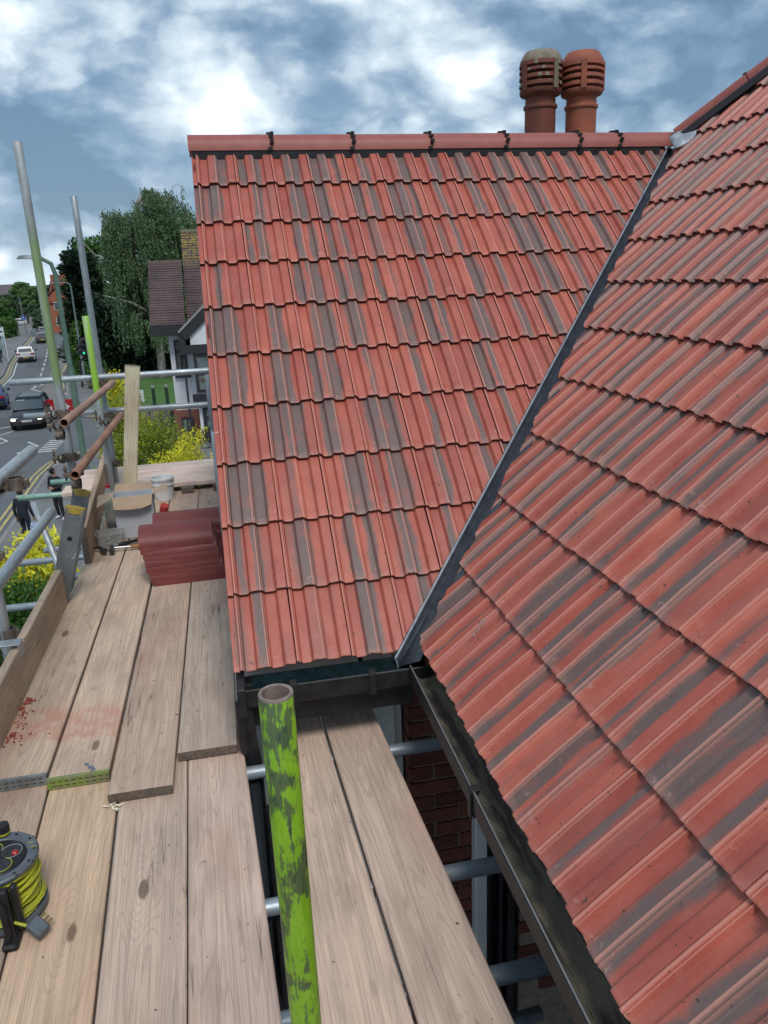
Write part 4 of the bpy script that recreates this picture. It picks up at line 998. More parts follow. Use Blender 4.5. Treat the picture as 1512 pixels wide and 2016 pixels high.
def hammer(label, hx, hy, ang, hm, hl, gname):
    t = thing('hammer', label, 'hammer', (hx, hy, zU), ang); W = WM[t.name] @ T(0, 0, .022)
    mb = MB(); mb.path([W @ Vector(p) for p in ((-.062, -.035, 0), (-.045, -.010, .004), (-.02, 0, .006), (.02, 0, .006), (.055, .0, .004))], [.005, .010, .013, .014, .016], 10); mb.tube(W @ Vector((.045, 0, .004)), W @ Vector((.066, 0, .004)), .017, 14)
    mb.path([W @ Vector(p) for p in ((-.062, -.050, 0), (-.052, -.020, .002), (-.03, -.004, .004))], [.004, .008, .010], 8)
    mb.build('head', M_GREYM, t, smooth=True)
    MB().path([W @ Vector((0, .01, .004)), W @ Vector((0, .12, .0))], .008, 10).build('shaft', M_STEEL, t, smooth=True)
    MB().path([W @ Vector((0, y, 0)) for y in (.11, .16, .22, hl)], [.010, .014, .012, .015], 10).build('handle', hm, t, smooth=True)
M_TAN = pm('varnished_handle', (.36, .17, .05), .4, scale=10, col2=(.28, .13, .04), stretch=(1, 1, 6))
hammer('claw hammer with a black rubber handle lying on the deck', -.885, 4.80, -1.05, M_BLACK, .30, 'b')
hammer('hammer with a tan wooden handle lying on the deck before the tub', -.815, 4.79, -1.50, M_TAN, .30, 't')
rg = MB().tube((-.56, 5.62, zU+.001), (-.545, 5.60, zU+.05), .03, 12).build('red_strap', pm('red_nylon', (.5, .05, .04), .7, scale=20, col2=(.35, .03, .03))); tag(rg, 'crumpled red strap on the deck behind the white box', 'strap')
for i in range(5): pass
dk = MB(); bmv = bmesh.new()
debris = []
for i in range(60):
    a = random.random(); x = -.945+.01+abs(random.gauss(0, .035)); y = 2.66+a*.36; s_ = random.uniform(.002, .0065)
    if i < 4: x, y, s_ = ((-.918, 2.735), (-.925, 2.97), (-.915, 2.995), (-.93, 2.93))[i] + (.013,)
    bm = bmesh.new(); bmesh.ops.create_icosphere(bm, subdivisions=1, radius=s_)
    for v in bm.verts: v.co *= random.uniform(.65, 1.25); v.co.z *= .6
    bm.verts.index_update(); dk.add([(v.co.x+x, v.co.y+y, v.co.z+zU+s_*.35) for v in bm.verts], [tuple(v.index for v in f.verts) for f in bm.faces]); bm.free()
o = dk.build('tile_rubble', pm('broken_tile', (.36, .085, .05), .9, scale=40, col2=(.22, .05, .035)), kind='stuff'); o['label'] = 'orange-red broken tile crumbs along the toe board'
mb = MB()
for i in range(9):
    x, y = -.505+random.uniform(-.02, .03), 2.262+random.uniform(-.02, .004); a = random.uniform(-1, 1)
    mb.box(-.012, .012, -.002, .002, 0, .0015, T(x, y, zL+.003*i*.4+.001) @ Matrix.Rotation(a, 4, 'Z') @ Matrix.Rotation(.2, 4, 'Y'))
o = mb.build('wood_splinters', M_PINE); tag(o, 'pale wood splinters by the brown sawn board end', 'splinters')
mb = MB(); mb.path([(-.618, 2.47, zU+.004), (-.605, 2.455, zU+.012), (-.600, 2.44, zU+.005), (-.588, 2.442, zU+.010), (-.580, 2.43, zU+.004), (-.592, 2.425, zU+.008)], .0025, 5)
o = mb.build('blue_twist', pm('blue_plastic', (.10, .16, .34), .5, bump=0)); tag(o, 'tiny blue plastic twist on the end of the green-banded board', 'twine')
# dust stains are in the wood; orange dust patch as a thin scatter
# ------------------------------------------------------------------ cable reel
reel = thing('cable_reel', 'grey and black extension reel wound with yellow cable on the deck at the left', 'cable reel', (-.732, 1.875, zL), .0)
W = WM[reel.name]
M_GRP = pm('grey_plastic', (.105, .125, .15), .5, scale=25, col2=(.07, .085, .10)); M_YC = pm('yellow_cable', (.44, .46, .03), .45, scale=20, col2=(.34, .36, .03))
R_ = .105; zt_ = .176
mb = MB(); mb.lathe([(.05, zt_-.012), (R_-.004, zt_-.012), (R_, zt_-.006), (R_, zt_), (R_-.004, zt_+.004), (R_-.010, zt_+.001), (.078, zt_+.001), (.074, zt_-.003)], 48, W)
mb.build('top_flange', M_GRP, reel, smooth=True)
mb = MB()
for k in range(12):
    a = k*PI/6+.2; M_ = W @ Matrix.Rotation(a, 4, 'Z'); mb.box(.090, .105, -.0035, .0035, zt_+.0, zt_+.0022, M_)
mb.build('flange_slot', M_HOLE, reel)
mb = MB(); mb.lathe([(.0, zt_+.002), (.070, zt_+.002), (.074, zt_-.002), (.074, zt_-.01)], 40, W, False); plate = mb.build('socket_plate', M_BLACK, reel)
for a in (.5, 2.1, 3.7, 5.25):
    c = Vector((.038*math.cos(a), .038*math.sin(a), zt_+.0028))
    so2 = MB().lathe([(.0, .0), (.026, .0), (.026, -.002)], 24, W @ Matrix.Translation(c), False).build('socket', pm('socket_black', (.02, .02, .022), .4, bump=0), plate)
    MB().path([W @ (c+Vector((.027*math.cos(t_), .027*math.sin(t_), .0008))) for t_ in np.linspace(a-2.2, a+2.4, 20)], .0011, 5).build('ring_line', M_YC if a > 1 else M_LEADL, plate)
    mb = MB(); mb.box(-.0015, .0015, .006, .014, 0, .0006, W @ Matrix.Translation(c)); mb.box(-.012, -.005, -.008, -.005, 0, .0006, W @ Matrix.Translation(c)); mb.box(.005, .012, -.008, -.005, 0, .0006, W @ Matrix.Translation(c)); mb.build('socket_slot', M_HOLE, plate)
M_REDB = pm('red_button', (.42, .03, .03), .3, bump=0)
for p, r_ in (((.046, -.000+.006, 0), .009), ((.002, -.004, 0), .007)):
    MB().lathe([(r_, 0), (r_, .006), (r_*.7, .009)], 14, W @ T(p[0], p[1], zt_+.002)).build('button', M_REDB, plate, smooth=True)
for s_, (px, py, sz) in (('13A', (.088, .020, .011)), ('240V', (.078, .040, .008)), ('TEST', (.0, -.055, .008))):
    obj('print', text_mesh(s_, sz, M_YC), plate, W @ T(px, py, zt_+.0022))
MB().lathe([(.055, .01), (.055, zt_-.012)], 24, W, False).build('drum', M_BLACK, reel)
MB().lathe([(R_-.006, .012), (R_, .016), (R_, .024), (.05, .03)], 40, W).build('bottom_flange', M_GRP, reel, smooth=True)
mb = MB(); pts = []
for i in range(760):
    a = i*.27; lay = .080+.012*math.sin(i*.013)**2+.008*math.sin(i*.171); zz = .040+.116*(.5+.5*math.sin(i*.0415))+.006*math.sin(i*.51)
    pts.append(W @ Vector((lay*math.cos(a), lay*math.sin(a), zz)))
mb.path(pts, .0043, 6); mb.build('cable', M_YC, reel, smooth=True)
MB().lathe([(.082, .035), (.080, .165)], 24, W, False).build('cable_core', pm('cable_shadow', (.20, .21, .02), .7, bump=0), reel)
# winding knob, tubular stand and plug
MB().lathe([(.0165, 0), (.0175, .028), (.0165, .034), (.012, .036)], 18, W @ T(-.005, .098, zt_+.0)).build('winding_knob', M_BLACK, reel, smooth=True)
MB().lathe([(.0178, .006), (.0182, .008), (.0178, .0115)], 18, W @ T(-.005, .098, zt_)).build('knob_band', M_YC, reel, smooth=True)
mb = MB(); mb.path([W @ Vector(p) for p in ((-.12, -.115, .135), (-.06, -.118, .165), (-.01, -.120, .172), (.022, -.124, .155), (.036, -.128, .12), (.038, -.128, .05), (.030, -.128, .012))], .0095, 10); mb.build('stand', M_BLACK, reel, smooth=True)
mb = MB(); mb.bbox(.028, .052, -.125, -.100, .015, .168, .004, W); mb.bbox(.054, .070, -.110, -.088, .03, .168, .004, W); mb.bbox(.02, .06, -.15, -.09, .0, .02, .006, W); mb.build('stand_bracket', M_BLACK, reel)
plug = MB(); W2 = W @ T(.105, -.115, .035) @ Matrix.Rotation(-.55, 4, 'Z') @ Matrix.Rotation(.5, 4, 'Y')
plug.bbox(-.024, .026, -.020, .020, -.012, .012, .005, W2); pl_ = plug.build('plug', M_GRP, reel)
mb = MB()
M_BRASS = pm('brass_pin', (.42, .30, .12), .35, .7, bump=0)
for dx in (-.012, .0, .012): mb.bbox(dx-.003, dx+.003, .018, .040, -.003, .003, .0006, W2)
mb.build('pin', M_BRASS, pl_)
MB().path([W @ Vector(p) for p in ((.02, -.105, .095), (.05, -.112, .06), (.075, -.112, .045), (.09, -.112, .038))], .0043, 6).build('flex', M_YC, reel, smooth=True)
# ------------------------------------------------------------------ neighbouring white house
HY = 37.
nh = thing('white_house', 'white rendered house with black timber trim and steep plain-tiled roofs beyond the bushes', 'house', (0, HY, GZ))
def plain_tiles():
    m, t = newmat('plain_clay_tiles')
    tc = nd(t, 'ShaderNodeTexCoord').outputs['Object']; oi = nd(t, 'ShaderNodeObjectInfo')
    s_ = nd(t, 'ShaderNodeSeparateXYZ', {0: tc})
    g = noise(t, vmul(t, tc, (6., 9., 9.)), 1., 2.); big = noise(t, tc, .9, 5.)
    c = mix(t, mr(t, g, .3, .7), (.075, .050, .050), (.110, .072, .064)); c = mix(t, mr(t, big, .35, .65, 0, .8), c, (.055, .038, .045))
    lz = mt(t, 'ADD', s_.outputs[2], mt(t, 'MULTIPLY', noise(t, tc, 2.2, 4.), .9))
    c = mix(t, mt(t, 'MULTIPLY', mr(t, lz, 3.1, 4.1), mr(t, noise(t, tc, 7., 5.), .42, .6)), c, (.22, .17, .04))
    return finish(m, t, c, .85, 0., g, .3, .01)
M_PLAIN = plain_tiles()
def course_roof(name, x0, x1, ye, ze, yr, zr, n, par, mat=M_PLAIN):
    """plain-tile slope built course by course, each lapping the one below"""
    mb = MB(); e = Vector((0, ye, ze)); r_ = Vector((0, yr, zr)); d = (r_-e)/n; nn = Vector((0, -(zr-ze), yr-ye)).normalized()
    for i in range(n):
        a = e+d*i; b_ = e+d*(i+1.15); j = .008*math.sin(i*7.7)
        p = [a+nn*(.03+j)+Vector((x0, 0, 0)), a+nn*(.03+j)+Vector((x1, 0, 0)), b_+nn*.0+Vector((x1, 0, 0)), b_+Vector((x0, 0, 0)), a-nn*.03+Vector((x0, 0, 0)), a-nn*.03+Vector((x1, 0, 0)), b_-nn*.05+Vector((x1, 0, 0)), b_-nn*.05+Vector((x0, 0, 0))]
        mb.add(p, [(0, 1, 2, 3), (4, 5, 1, 0), (7, 6, 5, 4), (3, 2, 6, 7), (0, 3, 7, 4), (1, 5, 6, 2)])
    return mb.build(name, mat, par)
def bld(name, mat, par, *boxes, **k):
    mb = MB()
    for b_ in boxes: mb.box(*b_)
    return mb.build(name, mat, par, **k)
def X(u, v, y=HY): return at(u, v, 1, y).x
def Z(u, v, y=HY): return at(u, v, 1, y).z
zf = Z(326, 660)
course_roof('roof', X(297, 640), X(366, 640), HY-.7, Z(300, 642), HY+2.6, Z(297, 517, HY+2.6), 26, nh)
course_roof('roof', X(368, 620, HY+1), X(368, 620, HY+1)+4.5, HY+.2, Z(370, 640, HY+.2)-.3, HY+4.2, Z(362, 455, HY+4.2), 38, nh)
bld('ridge', pm('dull_brown_ridge', (.16, .12, .10), .9, scale=3), nh, (X(297, 640), X(366, 640), HY+2.5, HY+2.75, Z(297, 517, HY+2.6)-.05, Z(297, 517, HY+2.6)+.08))
bld('ridge', pm('lichen_ridge', (.2, .19, .13), .9, scale=3), nh, (X(368, 620, HY+1), X(368, 620, HY+1)+4.5, HY+4.1, HY+4.35, Z(362, 455, HY+4.2)-.05, Z(362, 455, HY+4.2)+.08))
bld('fascia', M_DARK, nh, (X(298, 640), X(366, 640)-.1, HY-.75, HY-.6, zf, Z(300, 640)+.02))
zb = Z(345, 808)
bld('wall', M_RENDER, nh, (X(333, 700)+.05, 1.2, HY, HY+6, zb, zf+.2))
wl = bld('wall', pm('neighbour_brick', (.24, .07, .045), .9, scale=9, col2=(.17, .05, .035)), nh, (X(345, 830)+.0, 1.2, HY-.05, HY+6, GZ, zb))
mb = MB()
for i in range(20):
    z = zb-.02-i*.085
    mb.box(X(345, 830), 1.2, HY-.058, HY-.054, z, z+.014)
mb.build('mortar_lines', M_MORT, wl)
wx = X(340, 700)
def win(x0, x1, z0, z1, y, par, cols=2, rows=1, fw=.07):
    f = MB()
    f.box(x0, x1, y-.06, y-.01, z0, z0+fw); f.box(x0, x1, y-.06, y-.01, z1-fw, z1)
    for i in range(cols+1):
        x = x0+(x1-x0-fw)*i/cols; f.box(x, x+fw, y-.062, y-.008, z0, z1)
    for i in range(1, rows): z = z0+(z1-z0)*i/rows; f.box(x0, x1, y-.064, y-.006, z-fw/2, z+fw/2)
    o = f.build('window', M_DARK, par); bld('pane', pm('pale_lit_glazing', (.16, .19, .19), .15, scale=1.5, col2=(.08, .10, .10), bump=0), o, (x0, x1, y-.03, y-.02, z0, z1)); return o
zw0, zw1 = Z(355, 738), Z(345, 670)
win(X(338, 680)+.1, X(366, 690), zw0, zw1, HY, nh, 2, 1); bld('transom', M_DARK, nh, (X(338, 680)+.1, X(366, 690), HY-.07, HY-.01, zw1-.55, zw1-.46)); bld('sill', M_DARK, nh, (X(338, 680), X(366, 690)+.1, HY-.14, HY, zw0-.12, zw0))
win(X(358, 830), X(384, 850), GZ, zb-.35, HY-.06, nh, 2, 2)
# gabled porch bay with black bargeboards
py = HY-1.4
gx0, gz0 = X(352, 655, py), Z(352, 655, py); gx1, gz1 = X(402, 602, py), Z(402, 602, py); sl = (gz1-gz0)/(gx1-gx0); gxe = gx1+1.6; gze = gz1+1.6*sl
nv = Vector((-sl, 0, 1)).normalized()
def slanted(name, mat, t0, t1, yy0, yy1, par=nh):
    a, b_ = Vector((gx0, 0, gz0)), Vector((gxe, 0, gze))
    P = [a+nv*t0, b_+nv*t0, b_+nv*t1, a+nv*t1]; mb = MB()
    mb.add([p+Vector((0, yy0, 0)) for p in P]+[p+Vector((0, yy1, 0)) for p in P], [(0, 1, 2, 3), (7, 6, 5, 4), (0, 4, 5, 1), (1, 5, 6, 2), (2, 6, 7, 3), (3, 7, 4, 0)]); return mb.build(name, mat, par)
slanted('bargeboard', M_DARK, -.45, -.02, py-.12, py-.04); slanted('verge', pm('grey_verge', (.28, .28, .27), .8), -.02, .07, py-.16, py+.2); slanted('gable_roof', M_PLAIN, -.05, .02, py, HY+3)
mb = MB(); gxl = gx0+.45
mb.add([(gxl, py, gz0-.55), (gxe, py, gz0-.55), (gxe, py, gze-.3), (gxl, py, gz0+.0), (gxl, HY, gz0-.55), (gxe, HY, gz0-.55), (gxe, HY, gze-.3), (gxl, HY, gz0)], [(0, 1, 2, 3), (7, 6, 5, 4), (0, 4, 5, 1), (1, 5, 6, 2), (3, 2, 6, 7), (0, 3, 7, 4)])
mb.build('gable_wall', M_RENDER, nh)
bld('beam', M_DARK, nh, (gxl-.5, gxe, py-.06, HY, gz0-.95, gz0-.55), (gxl-.5, gxl-.2, py-.05, HY, gz0-.9, gz0-.1))
bld('downpipe', M_DARK, nh, (gxl-.42, gxl-.33, py+.1, py+.2, GZ, gz0-.5))
bld('bay_wall', M_RENDER, nh, (gxl+.05, gxe, py+.05, HY, GZ, gz0-.95))
win(gxl+.05, gxl+1.3, zw0-.7, gz0-.95, py+.05, nh, 1, 2, .14); bld('canopy', M_DARK, nh, (gxl-.15, gxl+1.5, py-.35, py+.05, zw0-1.15, zw0-.75))
win(gxl+.2, gxl+1.3, GZ+.9, zw0-1.3, py+.05, nh, 1, 2, .16); bld('planter', M_DARK, nh, (gxl+.1, gxl+1.4, py-.4, py+.05, GZ+.4, GZ+.95))
# stone garden wall with metal posts, bollards, small sign
sw_ = thing('garden_wall', 'low pale stone garden wall in front of the lawn beside the white house', 'wall', (-4, 43.2, GZ))
mb = MB()
wc = mb.box(-5.2, -2.6, 43.25, 43.5, GZ, GZ+.98).build('wall_core', M_MORT, sw_)
M_STONE = pm('pale_walling_stone', (.36, .34, .30), .9, scale=6, col2=(.24, .225, .20)); stm = MB().bbox(-.15, .15, -.05, .05, -.06, .06, .01).mesh('stone', [M_STONE])
mb = MB()
for r_ in range(8):
    x = -5.2+(.15 if r_ % 2 else 0)
    while x < -2.65: l = random.uniform(.2, .42); mb.bbox(x, x+l-.015, 43.2+random.uniform(0, .02), 43.27, GZ+r_*.122, GZ+r_*.122+.108, .006); x += l
mb.build('stones', M_STONE, sw_, kind='stuff')
mb = MB(); mb.box(-5.25, -2.55, 43.15, 43.55, GZ+.98, GZ+1.05); mb.build('coping', pm('coping', (.42, .41, .38), .9), sw_)
for i, x in enumerate((-4.75, -4.3, -3.75, -3.2, -3.1)):
    o = MB().tube((x, 42.4, GZ), (x, 42.4, GZ+1.15), .035, 8).build('fence_post', M_DARK); tag(o, ('leftmost thin dark post before the stone wall', 'second thin dark post from the left before the stone wall', 'middle thin dark post before the stone wall', 'fourth thin dark post before the stone wall', 'rightmost thin dark post before the stone wall, nearest the brickwork')[i], 'post', 'dark metal posts by the stone wall')
for x, y, lb in ((X(304, 790, 50), 50, 'left dark green bollard with a pale cap on the lawn'), (X(330, 790, 50), 50, 'right dark green bollard with a pale cap, nearer the white house')):
    b_ = thing('bollard', lb, 'bollard', (x, y, GZ), 0, 'bollards on the lawn'); MB().tube((x, y, GZ), (x, y, GZ+1.25), .11, 12).build('post', pm('dark_green_paint', (.015, .05, .025), .5), b_); MB().lathe([(.14, 1.22), (.13, 1.34), (.05, 1.38)], 12, T(x, y, GZ)).build('cap', M_KERB, b_)
sg = thing('notice_board', 'small white and green notice board at the lawn edge', 'sign', (X(275, 785, 44), 44, GZ)); sx_ = X(275, 785, 44)
MB().bbox(sx_-.25, sx_+.25, 43.97, 44, Z(275, 793, 44), Z(275, 768, 44), .01).build('panel', M_WHITE, sg); MB().tube((sx_, 44.05, GZ), (sx_, 44.05, Z(275, 790, 44)), .04, 8).build('post', M_TUBE, sg)
obj('lettering', text_mesh('&', .35, pm('green_ink', (.02, .12, .05), .6)), sg, T(sx_, 43.96, Z(275, 790, 44)+.18) @ Matrix.Rotation(PI/2, 4, 'X'))
# ------------------------------------------------------------------ foliage
def leafmat(name, c0, c1, c2, trans=.25):
    m, t = newmat(name)
    a = nd(t, 'ShaderNodeAttribute'); a.attribute_name = 'tone'
    c = mix(t, mr(t, a.outputs['Fac'], 0., .5, smooth=False), c0, c1); c = mix(t, mr(t, a.outputs['Fac'], .5, 1., smooth=False), c, c2)
    p = nd(t, 'ShaderNodeBsdfPrincipled', {'Base Color': c, 'Roughness': .55, 'Specular IOR Level': .3}); tr = nd(t, 'ShaderNodeBsdfTranslucent', {'Color': c})
    mx = nd(t, 'ShaderNodeMixShader', {0: trans, 1: p.outputs[0], 2: tr.outputs[0]}); nd(t, 'ShaderNodeOutputMaterial', {'Surface': mx.outputs[0]}); return m
def leaves(name, P, D, size, mat, parent=None, width=.42, tone=None, flat=0.):
    """many leaf-shaped faces: P centres (n,3), D long axis (n,3), size (n)"""
    n = len(P); P = np.asarray(P, float); D = np.asarray(D, float); D /= np.linalg.norm(D, axis=1)[:, None]+1e-9
    size = np.broadcast_to(size, (n,))[:, None]*rng.uniform(.65, 1.3, (n, 1))
    q = rng.normal(size=(n, 3)); q[:, 2] *= (1-flat); S_ = np.cross(D, q); S_ /= np.linalg.norm(S_, axis=1)[:, None]+1e-9
    V = np.empty((n, 4, 3)); V[:, 0] = P-D*size*.5; V[:, 1] = P+S_*size*width*.5-D*size*.05; V[:, 2] = P+D*size*.5; V[:, 3] = P-S_*size*width*.5-D*size*.05
    base = np.array([P[:, 0].mean(), P[:, 1].mean(), P[:, 2].min()]); V -= base
    me = bpy.data.meshes.new(name); me.vertices.add(4*n); me.vertices.foreach_set('co', V.reshape(-1))
    me.loops.add(4*n); me.loops.foreach_set('vertex_index', np.arange(4*n, dtype=np.int32)); me.polygons.add(n)
    me.polygons.foreach_set('loop_start', np.arange(0, 4*n, 4, dtype=np.int32)); me.polygons.foreach_set('loop_total', np.full(n, 4, dtype=np.int32))
    me.update(calc_edges=True); me.materials.append(mat)
    t_ = rng.random(n) if tone is None else np.clip(tone, 0, 1)
    a = me.attributes.new('tone', 'FLOAT', 'FACE'); a.data.foreach_set('value', t_.astype(np.float32))
    return obj(name, me, parent, T(*base))
def blob(n, c, r, shell=.55):
    d = rng.normal(size=(n, 3)); d /= np.linalg.norm(d, axis=1)[:, None]; k = (shell+(1-shell)*rng.random((n, 1)))**.7
    return np.asarray(c)+d*k*np.asarray(r), d
M_BIRCH = leafmat('birch_leaves', (.058, .10, .045), (.11, .18, .082), (.19, .275, .145)); M_DKLEAF = leafmat('dark_conifer_leaves', (.006, .018, .010), (.014, .034, .016), (.032, .065, .026), .1)
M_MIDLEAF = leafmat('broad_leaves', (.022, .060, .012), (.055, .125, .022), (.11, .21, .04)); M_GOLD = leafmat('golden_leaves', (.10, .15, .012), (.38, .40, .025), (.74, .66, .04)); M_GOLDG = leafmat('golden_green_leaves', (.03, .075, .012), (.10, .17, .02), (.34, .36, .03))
M_GOLDB = leafmat('bright_yellow_leaves', (.20, .24, .02), (.62, .60, .04), (.85, .80, .08)); M_HEDGE = leafmat('hedge_leaves', (.012, .045, .008), (.030, .090, .014), (.07, .16, .03)); M_HAZY = leafmat('hazed_leaves', (.06, .11, .06), (.10, .17, .085), (.15, .23, .11))  # M_HAZY: paled tones, distance haze put into the colour
M_BARK = pm('grey_bark', (.12, .10, .08), .9, scale=5); M_BIRCHB = pm('birch_bark', (.42, .40, .36), .8, scale=4, col2=(.16, .14, .12), stretch=(1, 1, .4))
def tree(name, label, cat, base, h, rad, n, mat, leaf, clumps=26, trunk_r=.25, group=None, zfrac=.35, squash=.7, bark=None):
    t = thing(name, label, cat, base, 0, group); bx_, by_, bz_ = base
    mb = MB(); k = 7; pts = [(bx_+random.uniform(-.2, .2)*rad*.3*i/k, by_, bz_+h*.75*i/k) for i in range(k+1)]
    mb.path(pts, [trunk_r*(1-.8*i/k) for i in range(k+1)], 8)
    cc = []
    for i in range(clumps):
        a = random.uniform(0, 2*PI); zz = zfrac+(1-zfrac)*random.random()**.8; rr = rad*math.sqrt(max(0, 1-((zz-.6)/.45)**2))*random.uniform(.35, .85)
        c = (bx_+rr*math.cos(a), by_+rr*math.sin(a), bz_+h*(zz-.08)); cc.append(c)
        m_ = Vector(pts[random.randint(3, k-1)]); mb.path([m_, (m_+Vector(c))/2+Vector((0, 0, h*.03)), c], [trunk_r*.3, trunk_r*.18, trunk_r*.05], 5)
    mb.build('trunk', bark or M_BARK, t, smooth=True)
    P, D = [], []
    for c in cc:
        p, d = blob(n//clumps, c, (rad*.42, rad*.42, rad*.42*squash), .3); P.append(p); D.append(d+rng.normal(size=p.shape)*.7)
    P = np.concatenate(P); D = np.concatenate(D); tone = np.repeat(rng.random(clumps), n//clumps)*.5+rng.random(len(P))*.5
    leaves('crown', P, D, leaf, mat, t, .55, tone); return t
# weeping birch: arched boughs with hanging curtains of twigs
by, bxx = 66., X(300, 740, 66.)
wb = thing('weeping_birch_tree', 'tall weeping birch with hanging curtains of leaves and pale branches behind the white house', 'tree', (bxx, by, GZ))
mb = MB(); zt = lambda v: Z(300, v, by)
boughs = []
def envelope(x):                                     # crown top height against x, read as a silhouette of two humps
    u = 756-0
    return None
tops = [(206, 440), (214, 412), (228, 404), (246, 415), (262, 400), (276, 378), (300, 368), (325, 370), (348, 382), (366, 400), (386, 425), (400, 455)]
txs = [at(u, v, 1, by) for u, v in tops]; tx_ = [p.x for p in txs]; tz_ = [p.z for p in txs]
def topz(x): return float(np.interp(x, tx_, tz_))
trunkp = [(bxx+.8, by, GZ), (bxx+.9, by+.2, -4), (bxx+.7, by, -1), (bxx+.3, by+.1, 1.6), (bxx+.0, by, 3.6), (bxx+.2, by-.1, topz(bxx)-1)]
mb.path(trunkp, [.34, .3, .24, .18, .11, .04], 10); mb.path([(bxx+.7, by, -1.5), (bxx+1.4, by+.3, 1), (bxx+1.9, by+.4, 3.5), (bxx+2.2, by, 5.5)], [.2, .14, .09, .03], 8); mb.path([(bxx+.5, by-.5, .8), (bxx-1.2, by-1.6, 2.0), (bxx-2.8, by-2.3, 2.4), (bxx-3.9, by-2.6, 3.8)], [.11, .09, .06, .02], 6)
mb.path([(bxx+.8, by-.4, -2.2), (bxx-.8, by-1.9, -1.1), (bxx-2.6, by-2.9, -.5)], [.09, .07, .03], 6)
SP, SD, ST = [], [], []
xl, xr = tx_[0], tx_[-1]
NB = 560
for i in range(NB):
    f = random.random(); x = xl+.15+(xr-xl-.1)*f; dep_ = random.uniform(-2.6, 2.6); tz = topz(x)-abs(dep_)*.35
    zs = tz-abs(random.gauss(0, 1))*3.0 if random.random() < .62 else random.uniform(-3.2, tz-1)
    if zs < -4.2: continue
    gap = 1. if random.random() > .12 else 0
    ln = random.uniform(1.6, 4.2); zs2 = max(zs-ln, -5.6+random.random())
    hub = Vector((bxx+.4, by, min(zs-.3, tz-.8)))
    if i % 3 == 0: mb.path([hub, Vector((x*.6+hub.x*.4, by+dep_*.6, zs+.15)), (x, by+dep_, zs)], [.05, .03, .012], 5)
    tone = random.random()
    for s_ in range(11):
        xx, yy = x+random.gauss(0, .24), by+dep_+random.gauss(0, .24); m_ = 30; l2 = (zs-zs2)*random.uniform(.6, 1.1)
        tt = rng.random(m_); arch = .22*np.sin(tt*PI*.5)
        pts = np.stack([xx+arch*math.copysign(1, xx-bxx)+rng.normal(0, .035, m_), np.full(m_, yy)+rng.normal(0, .035, m_), zs+.15-tt*l2+random.gauss(0, .12)], 1)
        dd = rng.normal(0, .45, (m_, 3)); dd[:, 2] -= 1.
        SP.append(pts); SD.append(dd); ST.append(np.full(m_, tone)*.5+rng.random(m_)*.5)
for u, v, dx, s_ in ((330, 385, 1.2, 1), (344, 362, 1.5, 1), (214, 408, -.5, -1)):        # stray arching twigs at the top
    p = at(u, v, 1, by); pts = [(p.x-.5*s_, by, p.z-1.), (p.x-.2*s_, by, p.z-.2), (p.x+.15*s_, by, p.z), (p.x+.55*s_, by, p.z-.3), (p.x+.85*s_, by, p.z-.9)]
    mb.path(pts, .02, 4)
    q = np.array(pts[3])+rng.normal(0, .1, (40, 3)); q[:, 2] -= rng.random(40)*.8; SP.append(q); dd = rng.normal(0, .4, (40, 3)); dd[:, 2] -= 1; SD.append(dd); ST.append(rng.random(40))
mb.build('trunk', M_BIRCHB, wb, smooth=True)
leaves('crown', np.concatenate(SP), np.concatenate(SD), .20, M_BIRCH, wb, .42, np.concatenate(ST))
# dark conifer with layered drooping fans
cy = 74.; cxx = X(160, 700, cy)
cf = thing('conifer_tree', 'dark spreading conifer at the roadside left of the weeping birch', 'tree', (cxx, cy, GZ))
MB().path([(cxx+.6, cy, GZ), (cxx+.5, cy, 0), (cxx+.8, cy, 3.4)], [.35, .25, .05], 8).build('trunk', M_BARK, cf)
P, D, TN = [], [], []
for i in range(260):
    z = random.uniform(GZ+1.2, 3.0); a = random.uniform(0, 2*PI); hh = (z-GZ)/11.; L = 3.2*(1-hh*.58)*random.uniform(.55, 1.05)
    d = np.array([math.cos(a), math.sin(a), .18]); m_ = 120; tt = rng.random(m_)**.7
    pt = np.array([cxx+1.0, cy, z])+d*(tt*L)[:, None]+rng.normal(0, .16, (m_, 3)); pt[:, 2] -= (tt**2)*L*.28
    P.append(pt); dd = np.tile(d, (m_, 1))+rng.normal(0, .5, (m_, 3)); D.append(dd); TN.append(np.full(m_, random.random())*.5+rng.random(m_)*.5)
leaves('crown', np.concatenate(P), np.concatenate(D), .42, M_DKLEAF, cf, .35, np.concatenate(TN))
tree('broadleaf_tree', 'bright green tree showing between the conifer and the weeping birch', 'tree', (X(196, 600, 82), 82, GZ), 12.6, 3.0, 8000, M_MIDLEAF, .35, 22)
# dark understorey under the birch
def hedge(name, label, cat, x0, x1, y0_, y1_, z0_, z1_, n, mat, leaf, group=None, kind=None):
    t = thing(name, label, cat, ((x0+x1)/2, (y0_+y1_)/2, z0_), 0, group)
    P = np.stack([rng.uniform(x0, x1, n), rng.uniform(y0_, y1_, n), z0_+(z1_-z0_)*rng.random(n)**.8], 1)
    P[:, 2] += (z1_-z0_)*.12*np.sin(P[:, 0]*1.7+P[:, 1]); P += rng.normal(0, .08, P.shape)
    tone = .5*(np.sin(P[:, 0]*2.3)*np.cos(P[:, 2]*2.9+P[:, 1])*.5+.5)+.5*rng.random(n)
    leaves('foliage', P, rng.normal(size=P.shape), leaf, mat, t, .6, tone)
    MB().tube(((x0+x1)/2, (y0_+y1_)/2, z0_), ((x0+x1)/2, (y0_+y1_)/2, z0_+(z1_-z0_)*.6), .08, 6).build('stem', M_BARK, t); return t
